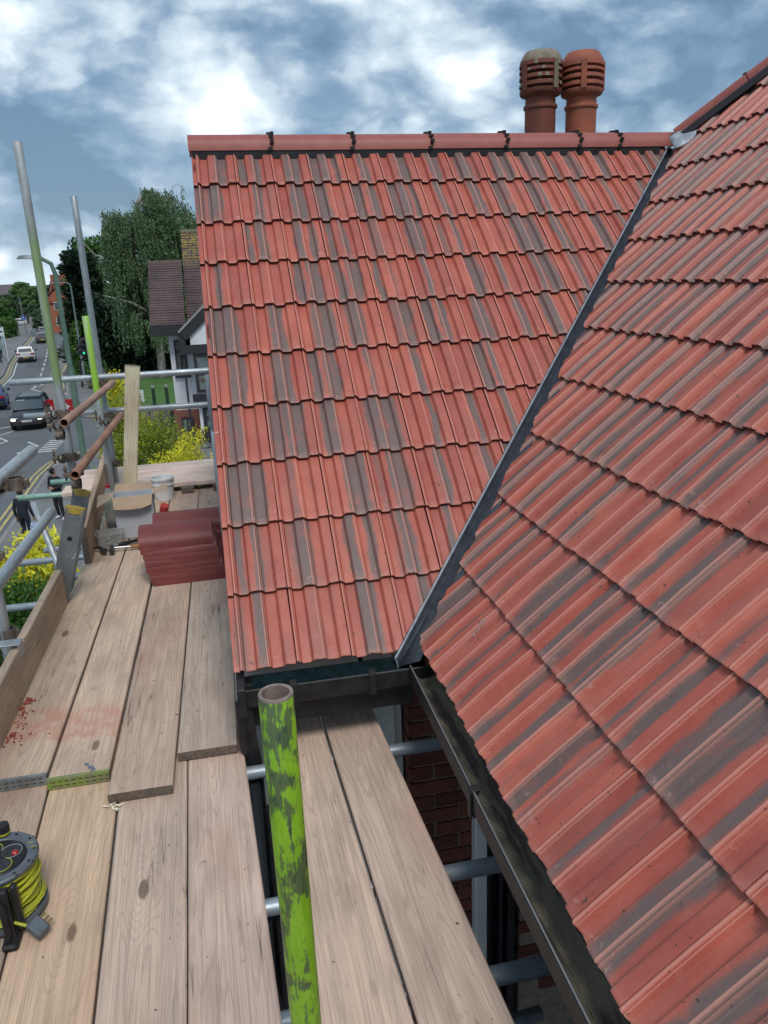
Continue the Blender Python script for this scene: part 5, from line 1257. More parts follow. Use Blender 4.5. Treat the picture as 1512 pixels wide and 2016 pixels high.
hedge('dark_hedge', 'tall dark hedge in shade beneath the weeping birch', 'hedge', X(185, 700, 70), 3, 68.5, 73, GZ, -1.2, 26000, M_DKLEAF, .38)
hedge('clipped_hedge', 'clipped dark green hedge block behind the traffic light', 'hedge', X(176, 740, 62), X(200, 740, 62), 61, 65, GZ, GZ+2.0, 5000, M_HEDGE, .2)
hedge('roadside_bush', 'green ivy bush behind the traffic light by the kerb', 'bush', X(148, 690, 72), X(166, 690, 72), 70, 75, GZ, GZ+4.2, 4500, M_MIDLEAF, .28)
# golden conifers and shrubs close to the scaffold
def golden(name, label, base, top, rx, ry, n, mat, leaf, tilt=.8, up_=.9, cat='bush', clumps=60, group=None):
    t = thing(name, label, cat, base, 0, group); P, D, TN = [], [], []
    mb = MB()
    for i in range(clumps):
        a = random.uniform(0, 2*PI); f = random.random()**.6; hh = random.random(); r_ = math.sqrt(1-min(.999, hh**3))
        c = np.array([base[0]+rx*r_*f*math.cos(a), base[1]+ry*r_*f*math.sin(a), base[2]+(top-base[2])*(.12+.88*hh)])
        out = np.array([math.cos(a)*tilt, math.sin(a)*tilt, up_]); out /= np.linalg.norm(out); m_ = n//clumps
        tt = rng.random(m_); spread = .10+.16*(1-tt)
        L = min(rx, 1.)*.75
        pt = c+out*((tt-.5)*L)[:, None]+rng.normal(0, 1, (m_, 3))*spread[:, None]*min(1, rx)
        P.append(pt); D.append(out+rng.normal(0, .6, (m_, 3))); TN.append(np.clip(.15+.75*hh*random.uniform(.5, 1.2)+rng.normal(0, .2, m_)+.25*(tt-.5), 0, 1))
        if i % 4 == 0: mb.path([(base[0], base[1], base[2]+.2), tuple((c+np.array(base))/2), tuple(c)], [.04, .025, .008], 5)
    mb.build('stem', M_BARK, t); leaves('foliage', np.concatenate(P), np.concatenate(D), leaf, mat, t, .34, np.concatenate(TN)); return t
def GX(u, v, y): return at(u, v, 1, y).x
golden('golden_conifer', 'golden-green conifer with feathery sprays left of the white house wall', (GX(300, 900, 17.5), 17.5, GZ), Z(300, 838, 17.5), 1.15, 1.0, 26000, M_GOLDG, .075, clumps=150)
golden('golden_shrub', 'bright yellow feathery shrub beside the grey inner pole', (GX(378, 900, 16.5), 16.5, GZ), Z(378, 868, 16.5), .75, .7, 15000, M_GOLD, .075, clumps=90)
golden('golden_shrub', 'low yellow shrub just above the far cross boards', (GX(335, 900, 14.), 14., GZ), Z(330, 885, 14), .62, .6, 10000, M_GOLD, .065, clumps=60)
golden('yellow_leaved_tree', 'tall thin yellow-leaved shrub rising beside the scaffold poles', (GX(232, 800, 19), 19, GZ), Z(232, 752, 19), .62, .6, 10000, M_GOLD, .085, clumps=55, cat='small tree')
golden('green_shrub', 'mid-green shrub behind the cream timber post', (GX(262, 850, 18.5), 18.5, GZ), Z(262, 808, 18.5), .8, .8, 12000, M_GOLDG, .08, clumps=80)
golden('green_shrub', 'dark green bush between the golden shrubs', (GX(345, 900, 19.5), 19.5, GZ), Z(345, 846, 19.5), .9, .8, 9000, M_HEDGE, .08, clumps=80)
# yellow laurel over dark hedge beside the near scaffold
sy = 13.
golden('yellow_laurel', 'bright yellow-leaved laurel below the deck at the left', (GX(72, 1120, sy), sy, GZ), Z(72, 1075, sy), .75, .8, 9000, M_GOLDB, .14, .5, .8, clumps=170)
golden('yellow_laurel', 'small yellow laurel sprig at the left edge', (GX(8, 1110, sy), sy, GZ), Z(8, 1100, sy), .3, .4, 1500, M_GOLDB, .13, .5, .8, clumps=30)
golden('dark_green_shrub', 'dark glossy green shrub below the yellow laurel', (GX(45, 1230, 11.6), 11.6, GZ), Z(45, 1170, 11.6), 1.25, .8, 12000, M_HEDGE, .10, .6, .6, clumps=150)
# ------------------------------------------------------------------ far townscape
def far_house(label, x0, x1, y0_, y1_, eave, ridge, wall, roof, group='brick terraced houses far along the road', along='y', chim=2):
    t = thing('terraced_house', label, 'house', ((x0+x1)/2, y0_, GZ), 0, group)
    w = bld('wall', wall, t, (x0, x1, y0_, y1_, GZ, GZ+eave)); mb = MB(); e, r_ = GZ+eave, GZ+ridge; o_ = .4
    if along == 'y':
        xm = (x0+x1)/2; mb.add([(x0-o_, y0_-.3, e-.2), (x1+o_, y0_-.3, e-.2), (xm, y0_-.3, r_), (x0-o_, y1_+.3, e-.2), (x1+o_, y1_+.3, e-.2), (xm, y1_+.3, r_)], [(0, 2, 5, 3), (2, 1, 4, 5), (0, 3, 4, 1)])
        gm = MB(); gm.add([(x0, y0_-.05, e), (x1, y0_-.05, e), (xm, y0_-.05, r_-.2)], [(0, 1, 2)]); gm.build('gable', wall, t)
    else:
        ym = (y0_+y1_)/2; mb.add([(x0-.2, y0_-o_, e-.2), (x0-.2, y1_+o_, e-.2), (x0-.2, ym, r_), (x1+.2, y0_-o_, e-.2), (x1+.2, y1_+o_, e-.2), (x1+.2, ym, r_)], [(0, 3, 5, 2), (2, 5, 4, 1), (0, 2, 1), (3, 4, 5)])
    rf = mb.build('roof', roof, t)
    for i in range(chim):
        cx_, cy_ = ((x0+x1)/2+random.uniform(-.5, .5), y0_+(y1_-y0_)*(i+.2)/chim)
        c = bld('chimney', wall, rf, (cx_-.5, cx_+.5, cy_-.4, cy_+.4, r_-1, r_+1.1))
    for q in range(2):
        for s_ in range(2):
            xx = x0+(x1-x0)*(.2+.45*s_); zz = GZ+1.2+q*2.7
            f = bld('window', M_WHITE, t, (xx, xx+(x1-x0)*.16, y0_-.08, y0_-.02, zz, zz+1.4)); bld('pane', M_GLASSD, f, (xx+.1, xx+(x1-x0)*.16-.1, y0_-.10, y0_-.09, zz+.1, zz+1.3))
            yy = y0_+(y1_-y0_)*(.15+.4*s_); f = bld('window', M_WHITE, t, (x0-.1, x0-.02, yy, yy+1.4, zz, zz+1.4)); bld('pane', M_GLASSD, f, (x0-.13, x0-.11, yy+.12, yy+1.28, zz+.1, zz+1.3))
    return t
M_OR = pm('orange_brick', (.34, .115, .06), .9, scale=1, col2=(.27, .09, .05)); M_RB = pm('far_red_brick', (.24, .09, .065), .9, scale=1); M_SLATE = pm('far_slate', (.12, .10, .105), .8, scale=1, col2=(.09, .08, .085)); M_CRM = pm('far_cream_wall', (.55, .53, .48), .8, scale=.5)
ya = 150.
def FX(u, y): return at(u, 600, 1, y).x
far_house('orange brick gable-ended house nearest on the right of the far road', FX(121, ya)-3.0, FX(139, ya)+4, ya, ya+14, 5.4, 9.4, M_OR, M_SLATE)
far_house('brick terrace house with rendered front beyond the orange gable', FX(108, 172), FX(128, 172), 172, 186, 5.3, 9.2, M_RB, M_SLATE)
far_house('third terrace house back with clustered chimneys', FX(104, 192), FX(124, 192), 192, 207, 5.3, 9.6, M_OR, M_SLATE, chim=3)
far_house('furthest brick terrace house by the treetops', FX(96, 218), FX(120, 218), 218, 240, 5.5, 10., M_RB, M_SLATE, chim=4)
far_house('long brown-roofed house far at the left edge of the view', FX(-45, 260), FX(26, 260), 260, 275, 5.5, 9.6, M_RB, M_SLATE, 'houses at the far left', 'x', 1)
far_house('cream shop front with flat parapet in the far distance', FX(56, 270), FX(74, 270), 270, 280, 4.6, 5.2, M_CRM, M_CRM, 'houses at the far left', 'x', 0)
def FT(lb, u, y, vt, rad, n, mat=M_MIDLEAF, lf=.6): tree('street_tree', lb, 'tree', (at(u, 600, 1, y).x, y, GZ), (at(u, vt, 1, y).z-GZ)*.90, rad*.85, n, mat, lf, 24, .3, 'trees far along the road', .3)
M_FARMID = leafmat('hazed_green_leaves', (.075, .14, .05), (.12, .21, .07), (.18, .29, .10)); M_FARDK = leafmat('hazed_dull_leaves', (.055, .095, .05), (.085, .14, .07), (.12, .185, .09))  # leaf colours lightened to paint distance haze into the far trees
FT('large rounded tree on the far skyline', 45, 245, 547, 3.6, 7000, M_FARMID, .8)
FT('second rounded skyline tree joined to the largest', 60, 255, 550, 3.6, 5000, M_FARMID, .8)
FT('dark skyline tree behind the tall scaffold pole', 86, 300, 557, 4., 5000, M_FARDK, .9)
FT('bright green tree before the skyline trees', 50, 200, 563, 1.9, 4000, M_FARMID, .5)
FT('small dark street tree on the far pavement', 66, 150, 588, 1.5, 3000, M_FARDK, .3)
FT('bright green tree low at the far left', 8, 190, 577, 1.8, 3500, M_FARMID, .4)
FT('bushy tree behind the left hedge', 24, 235, 573, 3., 4000, M_FARDK, .6)
FT('dull green tree at the left edge of the skyline', -4, 240, 572, 3., 4000, M_FARDK, .6)
FT('pale distant tree on the skyline beyond the chimneys', 112, 360, 563, 6., 4000, M_HAZY, 1.2)
ph_ = gp(6, 668); hedge('left_hedge', 'rounded green hedge at the far left pavement', 'hedge', at(-25, 660, 1, ph_.y).x, at(15, 660, 1, ph_.y).x, ph_.y, ph_.y+8, GZ, GZ+3.0, 8000, M_MIDLEAF, .3)
ph_ = gp(14, 643); hedge('left_bush', 'dull olive bush behind the left hedge', 'hedge', at(-25, 640, 1, ph_.y).x, at(25, 640, 1, ph_.y).x, ph_.y, ph_.y+8, GZ, GZ+3.2, 8000, M_HEDGE, .35)
M_WOODS = pm('distant_woods', (.07, .11, .07), 1., scale=.02, col2=(.05, .08, .055), bump=0)
mb = MB(); g_ = []; N_ = 160
for i in range(N_+1):
    a = -1.35+2.7*i/N_; R0 = 900; hh = 12+9*mnoise.noise(Vector((i*.11, 0, 0)))+5*mnoise.noise(Vector((i*.6, 3, 0)))
    g_ += [(R0*math.sin(a), R0*math.cos(a), GZ-1), (R0*math.sin(a), R0*math.cos(a), GZ+max(hh, 3)), ((R0+500)*math.sin(a), (R0+500)*math.cos(a), GZ+max(hh, 3)*1.25)]
mb.add(g_, [(i*3+k, (i+1)*3+k, (i+1)*3+k+1, i*3+k+1) for i in range(N_) for k in range(2)]); mb.build('distant_hills', M_WOODS, None, kind='structure')
# ------------------------------------------------------------------ vehicles
M_TYRE = pm('tyre', (.015, .015, .016), .9, bump=0); M_RIM = pm('alloy_rim', (.45, .46, .48), .35, .7, bump=0); M_HEADL = pm('headlight_glass', (.7, .72, .75), .15, bump=0); M_TAIL = pm('tail_light', (.35, .01, .01), .2, bump=0)
M_CARG = pm('car_glass', (.035, .05, .06), .04, bump=0, spec=1.); M_PLATEW = pm('number_plate_white', (.7, .7, .7), .5, bump=0); M_PLATEY = pm('number_plate_yellow', (.65, .55, .05), .5, bump=0); M_CLAD = pm('black_cladding', (.018, .018, .02), .6, bump=0)
def lampmat():
    m, t = newmat('lit_headlamp'); e = nd(t, 'ShaderNodeEmission', {'Color': (1, .86, .68, 1), 'Strength': 3.}); nd(t, 'ShaderNodeOutputMaterial', {'Surface': e.outputs[0]}); return m
M_LAMP = lampmat()
def car(label, x, y, ang, col, group, kind='suv', L=4.4, Wd=1.84, H=1.62, lit=False, rear_plate='BK17 OLN', front_plate='MV18 VYH', detail=True, cat='car', z=GZ, metal=.35):
    """ang: direction the nose points, 0 = +Y (away), pi = towards the camera"""
    t = thing('parked_car' if False else 'car', label, cat, (x, y, z), ang, group); W = WM[t.name]
    paint = pm('car_paint_%d_%d_%d' % tuple(int(c*1000) for c in col), col, .25, metal, bump=0, var=.05, scale=2)
    hw = Wd/2; belt = H*.62
    if kind == 'suv': st = [(-L/2, .45, .80, .86), (-L/2+.06, .30, belt+.02, .96), (-L/2+.5, .24, belt+.05, 1.), (0, .24, belt, 1.), (L*.20, .24, belt-.02, 1.), (L*.30, .26, belt-.10, .98), (L*.43, .30, belt-.20, .93), (L/2-.05, .33, belt-.30, .86), (L/2, .45, .62, .78)]
    else: st = [(-L/2, .42, .75, .84), (-L/2+.06, .28, belt, .94), (-L/2+.5, .2, belt+.03, 1.), (0, .2, belt, 1.), (L*.20, .2, belt-.04, 1.), (L*.28, .22, belt-.12, .98), (L*.42, .28, belt-.25, .92), (L/2-.06, .3, belt-.36, .84), (L/2, .4, .56, .76)]
    rs = []
    for (yy, zb_, zt2, k) in st:
        w = hw*k; zm = zb_+(zt2-zb_)*.55
        rs.append([Vector(p) for p in ((-w*.90, yy, zb_), (-w*.98, yy, zb_+.08), (-w, yy, zm), (-w*.95, yy, zt2-.05), (-w*.86, yy, zt2), (0, yy, zt2+.035), (w*.86, yy, zt2), (w*.95, yy, zt2-.05), (w, yy, zm), (w*.98, yy, zb_+.08), (w*.90, yy, zb_))])
    rs = [[W @ p for p in r_] for r_ in rs]; MB().rings(rs).build('body', paint, t, smooth=True)
    yb0, yb1, yt0, yt1 = -L*.46, L*.26, -L*.36, L*.05
    def ring2(zz, a, b_, w, bulge=.0): return [W @ Vector(p) for p in ((-w, a, zz), (w, a, zz), (w*1.0, (a+b_)/2, zz), (w*.97, b_, zz), (-w*.97, b_, zz), (-w, (a+b_)/2, zz))]
    MB().rings([ring2(belt-.05, yb0, yb1, hw*.90), ring2(H-.10, yt0, yt1, hw*.76), ring2(H-.03, yt0+.05, yt1-.06, hw*.72), ring2(H, yt0+.22, yt1-.25, hw*.62)]).build('cabin', paint, t, smooth=True)
    def quadp(name, pts, mat, par=t, dz=.012):
        pts = [W @ Vector(p) for p in pts]; n = (pts[1]-pts[0]).cross(pts[3]-pts[0]).normalized()*dz; c = sum(pts, Vector())/4
        if n.dot(c-(W @ Vector((0, 0, H*.5)))) < 0: n = -n
        mb = MB(); mb.add([p-n for p in pts]+[p+n for p in pts], [(0, 1, 2, 3), (7, 6, 5, 4), (0, 4, 5, 1), (1, 5, 6, 2), (2, 6, 7, 3), (3, 7, 4, 0)]); return mb.build(name, mat, par)
    def lerp(a, b_, k): return tuple(a[i]+(b_[i]-a[i])*k for i in range(3))
    B = belt-.03; Tz = H-.12
    fl, fr_ = (-hw*.87, yb1, B), (hw*.87, yb1, B); tl, tr_ = (-hw*.74, yt1, Tz), (hw*.74, yt1, Tz)
    quadp('windscreen', [lerp(fl, tl, .06), lerp(fr_, tr_, .06), lerp(fr_, tr_, .97), lerp(fl, tl, .97)], M_CARG)
    rl, rr_ = (-hw*.88, yb0, B), (hw*.88, yb0, B); ul, ur = (-hw*.75, yt0, Tz), (hw*.75, yt0, Tz)
    quadp('rear_window', [lerp(lerp(rl, rr_, .07), lerp(ul, ur, .07), .25), lerp(lerp(rl, rr_, .93), lerp(ul, ur, .93), .25), lerp(lerp(rl, rr_, .93), lerp(ul, ur, .93), .92), lerp(lerp(rl, rr_, .07), lerp(ul, ur, .07), .92)], M_CARG)
    for s_ in (-1, 1):
        a0, a1 = (s_*hw*.905, yb0+.35, B+.04), (s_*hw*.895, yb1-.30, B+.04); b0, b1 = (s_*hw*.765, yt0+.25, Tz+.01), (s_*hw*.755, yt1-.12, Tz+.01)
        for f0, f1 in ((0, .34), (.37, .68), (.71, 1.)): quadp('side_window', [lerp(a0, a1, f0), lerp(a0, a1, f1), lerp(b0, b1, f1), lerp(b0, b1, f0)], M_CARG)
        for yy in (-L*.30, L*.31):
            wr = .345 if kind == 'suv' else .31; c0 = W @ Vector((s_*(hw-.02), yy, wr)); c1 = W @ Vector((s_*(hw-.22), yy, wr))
            ty = MB().tube(c0, c1, wr, 20).build('wheel', M_TYRE, t); MB().tube(W @ Vector((s_*(hw+.002), yy, wr)), c0, wr*.66, 16).build('rim', M_RIM, ty)
            mb = MB(); mb.rings([[W @ Vector((s_*(hw+dx_), yy+rr2*math.cos(q), wr+rr2*math.sin(q))) for rr2, dx_ in ((wr+.02, -.1), (wr+.02, .012), (wr+.09, .008), (wr+.09, -.1))] for q in np.linspace(-.1, PI+.1, 12)]); mb.build('wheel_arch', M_CLAD if kind == 'suv' else paint, t)
        mb = MB(); mb.bbox(s_*hw*.98-.1+s_*.12, s_*hw*.98+.1+s_*.12, L*.17, L*.17+.12, belt+.02, belt+.17, .02, W); mb.build('mirror', M_CLAD if kind == 'suv' else paint, t)
        xx = s_*hw*.66
        mb = MB(); mb.bbox(xx-.20, xx+.20, L/2-.16, L/2-.03, belt-.42, belt-.29, .02, W); mb.build('headlight', M_HEADL, t)
        mb = MB(); xx = s_*hw*.74; mb.bbox(xx-.17, xx+.17, -L/2-.02, -L/2+.16, belt-.16, belt-.0, .02, W); mb.build('tail_light', M_TAIL, t)
        if lit:
            mb = MB(); xx = s_*hw*.72; mb.bbox(xx-.11, xx+.11, L/2-.10, L/2+.02, .60, .68, .01, W); mb.build('running_light', M_LAMP, t)
        if kind == 'suv': mb = MB(); mb.tube(W @ Vector((s_*hw*.66, yt0+.1, H+.0)), W @ Vector((s_*hw*.66, yt1-.2, H+.0)), .02, 6); mb.build('roof_rail', M_CLAD, t)
    mb = MB(); mb.bbox(-hw*.80, hw*.80, L/2-.10, L/2+.03, .32, .58, .03, W); mb.bbox(-hw*.84, hw*.84, -L/2-.03, -L/2+.1, .30, .62, .03, W)
    if kind == 'suv':
        for s_ in (-1, 1): mb.bbox(s_*hw-.02, s_*hw+.015, -L*.2, L*.2, .24, .40, .01, W)
    mb.build('bumper', M_CLAD, t)
    gr = MB(); gr.bbox(-hw*.5, hw*.5, L/2-.09, L/2+.012, belt-.47, belt-.30, .01, W); gr = gr.build('grille', M_CLAD, t)
    if kind == 'suv':
        for i in range(7):
            xx = (i-3)*.125; mb = MB(); p_ = [W @ Vector(q) for q in ((xx-.045, L/2+.018, belt-.45), (xx+.045, L/2+.018, belt-.45), (xx+.045, L/2+.018, belt-.33), (xx-.045, L/2+.018, belt-.33), (xx-.045, L/2+.018, belt-.45))]; mb.path(p_, .009, 4); mb.build('grille_surround', M_LEADL, gr)
    for yy, pmat, s_, rz in ((L/2+.035, M_PLATEW, front_plate, PI), (-L/2-.035, M_PLATEY, rear_plate, 0)):
        mb = MB(); mb.bbox(-.26, .26, min(yy, yy-math.copysign(.012, yy)), max(yy, yy-math.copysign(.012, yy)), .50, .61, .003, W); pl2 = mb.build('number_plate', pmat, t)
        if detail: obj('lettering', text_mesh(s_, .105, M_DARK, .0005), pl2, W @ T(0, yy+math.copysign(.002, yy), .52) @ Matrix.Rotation(rz, 4, 'Z') @ Matrix.Rotation(PI/2, 4, 'X'))
    if detail and lit: mb = MB(); c_ = lerp(lerp(fl, fr_, .80), lerp(tl, tr_, .80), .86); W3 = W @ T(c_[0], c_[1]+.03, c_[2]); mb.box(-.22, .22, -.002, .004, -.02, .03, W3); mb.build('visor_strip', M_WHITE, t)
    return t
hd = lambda deg: math.radians(deg)
CG = 'cars on the road'
car('black SUV coming towards the camera with lit lamps and a slotted grille', -11.15, 46.6, PI+hd(5), (.014, .018, .026), CG, lit=True, H=1.66, Wd=1.86, L=4.35)
car('dark blue car at the left edge of the picture with a red tail lamp', -15.5, 55.2, hd(12), (.012, .030, .12), CG, 'hatch', H=1.5, detail=False)
car('silver crossover seen from behind in the left lane', -21.35, 91.2, hd(11), (.50, .50, .51), CG, H=1.62, L=4.4, Wd=1.86, rear_plate='LN15 KXO', metal=.2)
car('dark grey estate seen from behind, ahead of the silver crossover', -26.2, 122.8, hd(13), (.10, .10, .115), CG, 'hatch', H=1.55, detail=False)
car('grey car next in the queue beyond the dark grey estate', -30.2, 143.5, hd(14), (.17, .18, .20), CG, 'hatch', H=1.5, detail=False)
car('black car further along the queue', -34.0, 161.5, hd(14), (.03, .035, .04), CG, H=1.65, detail=False)
car('grey car at the far end of the queue', -38.2, 181, hd(14), (.22, .23, .24), CG, 'hatch', H=1.5, detail=False)
car('white hatchback coming towards the camera', -18.2, 101.5, PI+hd(11), (.62, .65, .68), CG, 'hatch', H=1.5, L=4.1, detail=False, metal=.05)
car('blue car coming towards the camera beyond the white hatchback', -24.1, 148, PI+hd(13), (.03, .09, .22), CG, 'hatch', H=1.48, detail=False)
car('dark hatchback beside the oncoming blue car', -26.8, 150.5, PI+hd(13), (.05, .06, .07), CG, 'hatch', H=1.5, detail=False)
car('white car parked off the road by the left bushes', -45.6, 191, PI/2+hd(10), (.6, .62, .64), CG, 'hatch', H=1.5, detail=False, metal=.05)
lor = thing('box_van', 'white box van far along the road beyond the cars', 'van', (FX(44, 290), 290, GZ), hd(10)); W = WM[lor.name]
MB().bbox(-1.2, 1.2, 0, 6, .7, 3.3, .05, W).build('box_body', M_WHITE, lor); MB().bbox(-1.05, 1.05, -1.6, 0, .5, 2.3, .2, W).build('cab', M_WHITE, lor); MB().bbox(-.95, .95, -1.63, -1.5, 1.4, 2.0, .02, W).build('windscreen', M_CARG, lor)
for s_ in (-1, 1):
    for yy in (-.8, 4.5): MB().tube(W @ Vector((s_*1.05, yy, .42)), W @ Vector((s_*.8, yy, .42)), .42, 14).build('wheel', M_TYRE, lor)
# ------------------------------------------------------------------ people
M_SKIN = pm('skin', (.40, .22, .15), .6, bump=0); M_HAIR = pm('dark_hair', (.03, .02, .016), .8, scale=40, bump=.5); M_NAVY = pm('navy_cloth', (.012, .016, .028), .85, scale=8, bump=.3); M_BLK = pm('black_cloth', (.010, .010, .013), .85, scale=8, bump=.3)
M_WSHOE = pm('white_shoe', (.6, .6, .6), .6, bump=0); M_BSHOE = pm('black_shoe', (.015, .015, .015), .5, bump=0); M_TEAL = pm('pale_teal_cloth', (.16, .30, .33), .8, bump=.2); M_REDC = pm('red_cloth', (.35, .04, .04), .8, bump=.2)
def person(label, x, y, ang, J_, mats, group='people on the pavement', scale=1., hair=True, cap=None, collar=False, z=GZ+.1, fingers=True):
    """J_: joint positions in metres (x right, y forward, z up), body one continuous skin surface"""
    t = thing('person', label, 'person', (x, y, z), ang, group)
    d = dict(pelvis=(0, 0, .95), waist=(0, 0, 1.10), chest=(0, .01, 1.32), neck=(0, .01, 1.47), headb=(0, .03, 1.56), head=(0, .04, 1.66), headt=(0, .03, 1.75),
             ls=(-.18, .01, 1.40), le=(-.24, -.03, 1.12), lw=(-.25, .06, .88), lh=(-.25, .10, .78), rs=(.18, .01, 1.40), re=(.24, -.03, 1.12), rw=(.25, .06, .88), rh=(.25, .10, .78),
             lhip=(-.10, 0, .90), lk=(-.11, .02, .50), la=(-.11, -.02, .09), lt=(-.12, .16, .04), rhip=(.10, 0, .90), rk=(.11, .02, .50), ra=(.11, -.02, .09), rt=(.12, .16, .04)); d.update(J_)
    rad = dict(pelvis=.145, waist=.135, chest=.155, neck=.058, headb=.07, head=.098, headt=.06, ls=.075, le=.052, lw=.036, lh=.04, rs=.075, re=.052, rw=.036, rh=.04, lhip=.10, lk=.068, la=.05, lt=.042, rhip=.10, rk=.068, ra=.05, rt=.042)
    names = list(d); E_ = [('pelvis', 'waist'), ('waist', 'chest'), ('chest', 'neck'), ('neck', 'headb'), ('headb', 'head'), ('head', 'headt'), ('chest', 'ls'), ('ls', 'le'), ('le', 'lw'), ('lw', 'lh'), ('chest', 'rs'), ('rs', 're'), ('re', 'rw'), ('rw', 'rh'),
           ('pelvis', 'lhip'), ('lhip', 'lk'), ('lk', 'la'), ('la', 'lt'), ('pelvis', 'rhip'), ('rhip', 'rk'), ('rk', 'ra'), ('ra', 'rt')]
    V = [Vector(d[n]) for n in names]; RR = [rad[n] for n in names]; ed = [(names.index(a), names.index(b_)) for a, b_ in E_]; own = list(names)
    if fingers:
        for s_, h_, w_ in (('l', 'lh', 'lw'), ('r', 'rh', 'rw')):
            hp = Vector(d[h_]); dr = (hp-Vector(d[w_])).normalized(); side = dr.orthogonal().normalized()
            for q in range(5):
                off_ = (q-2)*.02; b0 = hp+side*off_*(.8); ln = (.045, .07, .078, .07, .055)[q]
                i0 = len(V); V += [b0+dr*.03, b0+dr*.03+(dr+side*off_*8*(2.2 if q == 0 else 1)).normalized()*ln]; RR += [.012, .008]; own += [h_, h_]; ed += [(names.index(h_), i0), (i0, i0+1)]
    me = bpy.data.meshes.new('body'); me.from_pydata([v*scale for v in V], ed, []); o = bpy.data.objects.new('body', me); C.objects.link(o)
    sk = o.modifiers.new('skin', 'SKIN'); sk.use_smooth_shade = True
    for i, sv in enumerate(me.skin_vertices[0].data):
        r_ = RR[i]*scale; sv.radius = (r_*(1.15 if own[i] in ('pelvis', 'chest', 'waist') else 1), r_*(.78 if own[i] in ('pelvis', 'chest', 'waist') else 1)); sv.use_root = (own[i] == 'pelvis')
    o.modifiers.new('sub', 'SUBSURF').levels = 1
    dg = bpy.context.evaluated_depsgraph_get(); m2 = bpy.data.meshes.new_from_object(o.evaluated_get(dg)); bpy.data.objects.remove(o)
    top, leg, shoe = mats; m2.materials.clear()
    for m in (top, leg, shoe, M_SKIN): m2.materials.append(m)
    KD = [(Vector(d[n])*scale, n) for n in names]
    segs = [(Vector(d[a])*scale, Vector(d[b_])*scale, a, b_) for a, b_ in E_]
    for p in m2.polygons:
        best = None
        for a, b_, na, nb in segs:
            ab = b_-a; k = max(0, min(1, (p.center-a).dot(ab)/ab.length_squared)); dd = (a+ab*k-p.center).length/ (rad[na]*(1-k)+rad[nb]*k)
            if best is None or dd < best[0]: best = (dd, nb, k)
        nb = best[1]
        p.material_index = 3 if nb in ('headb', 'head', 'headt', 'lh', 'rh') or (nb == 'neck' and best[2] > .75) else 2 if nb in ('lt', 'rt') or (nb in ('la', 'ra') and best[2] > .93) else 1 if nb in ('lk', 'rk', 'la', 'ra') or (nb in ('lhip', 'rhip') and p.center.z < .93*scale) else 0
        p.use_smooth = True
    W = WM[t.name]; obj('body', m2, t, W)
    hc = Vector(d['head'])*scale; fwd = (Vector((0, 1, 0)))
    if 'face' in J_: pass
    MB().lathe([(.002, .115), (.055, .105), (.088, .06), (.104, .01), (.100, -.04), (.07, -.075)], 16, W @ T(hc.x, hc.y-.018, hc.z) @ Matrix.Scale(.86, 4, (1, 0, 0)), False).build('hair', cap or M_HAIR, t, smooth=True)
    mb = MB()
    if cap: mb.bbox(-.07, .07, .06, .17, .045, .06, .01, W @ T(*hc)); mb.build('cap_peak', cap, t)
    mb = MB(); mb.bbox(-.012, .012, .09, .118, -.03, .01, .005, W @ T(*hc)); mb.build('nose', M_SKIN, t)
    for s_ in (-1, 1):
        MB().lathe([(.0, .012), (.012, 0), (.0, -.012)], 8, W @ T(hc.x+s_*.034, hc.y+.092, hc.z+.005), False).build('eye', M_DARK, t)
        MB().bbox(-.010, .010, -.022, .018, -.03, .03, .006, W @ T(hc.x+s_*.094, hc.y-.005, hc.z-.01)).build('ear', M_SKIN, t)
    MB().bbox(-.025, .025, .088, .098, -.058, -.050, .003, W @ T(*hc)).build('mouth', pm('lips', (.25, .08, .07), .6, bump=0), t)
    if collar: MB().lathe([(.075, 0), (.070, .03), (.062, .035)], 14, W @ T(0, .01, 1.455*scale), False).build('collar', M_WHITE, t, smooth=True)
    return t
pA = gp(58, 1078); pB = gp(122, 1028)
person('person in a dark suit walking away with a white collar, holding a carrier bag', pA.x, pA.y, hd(-12), dict(lk=(-.11, .12, .51), la=(-.11, -.10, .12), lt=(-.11, .05, .05), rk=(.10, .05, .50), ra=(.10, .14, .09), rt=(.11, .32, .05), rw=(.27, .08, .86), rh=(.28, .11, .77)), (M_NAVY, M_NAVY, M_BSHOE), scale=.98, collar=True)
person('person in black with a cap and white trainers, looking down', pB.x, pB.y, hd(150), dict(head=(0, .07, 1.65), headt=(0, .055, 1.74), le=(-.25, .02, 1.14), lw=(-.10, .22, 1.10), lh=(-.06, .27, 1.13), re=(.25, .02, 1.14), rw=(.10, .22, 1.10), rh=(.06, .27, 1.13), lk=(-.13, .06, .50), la=(-.18, .02, .09), lt=(-.22, .19, .05), rk=(.10, .02, .5), ra=(.12, -.08, .09), rt=(.15, .08, .05)), (M_BLK, M_BLK, M_WSHOE), cap=M_BLK, scale=1.)
bg_ = thing('carrier_bag', 'blue and white carrier bag hanging from the walking person\'s hand', 'bag', (pA.x+.30, pA.y+.0, GZ+.45)); W = WM[bg_.name]
MB().rings([[W @ Vector((a*k, b_*k2, z)) for a, b_ in ((-.16, -.06), (0, -.08), (.16, -.06), (.16, .06), (0, .08), (-.16, .06))] for z, k, k2 in ((0, .8, .8), (.05, 1.05, 1.1), (.2, 1., 1.), (.32, .8, .4))]).build('sack', pm('blue_white_bag', (.55, .58, .62), .5, scale=9, col2=(.04, .12, .40)), bg_, smooth=True)
MB().path([W @ Vector(p) for p in ((-.06, 0, .3), (-.03, 0, .38), (.03, 0, .38), (.06, 0, .3))], .006, 5).build('handle', M_PLW, bg_)
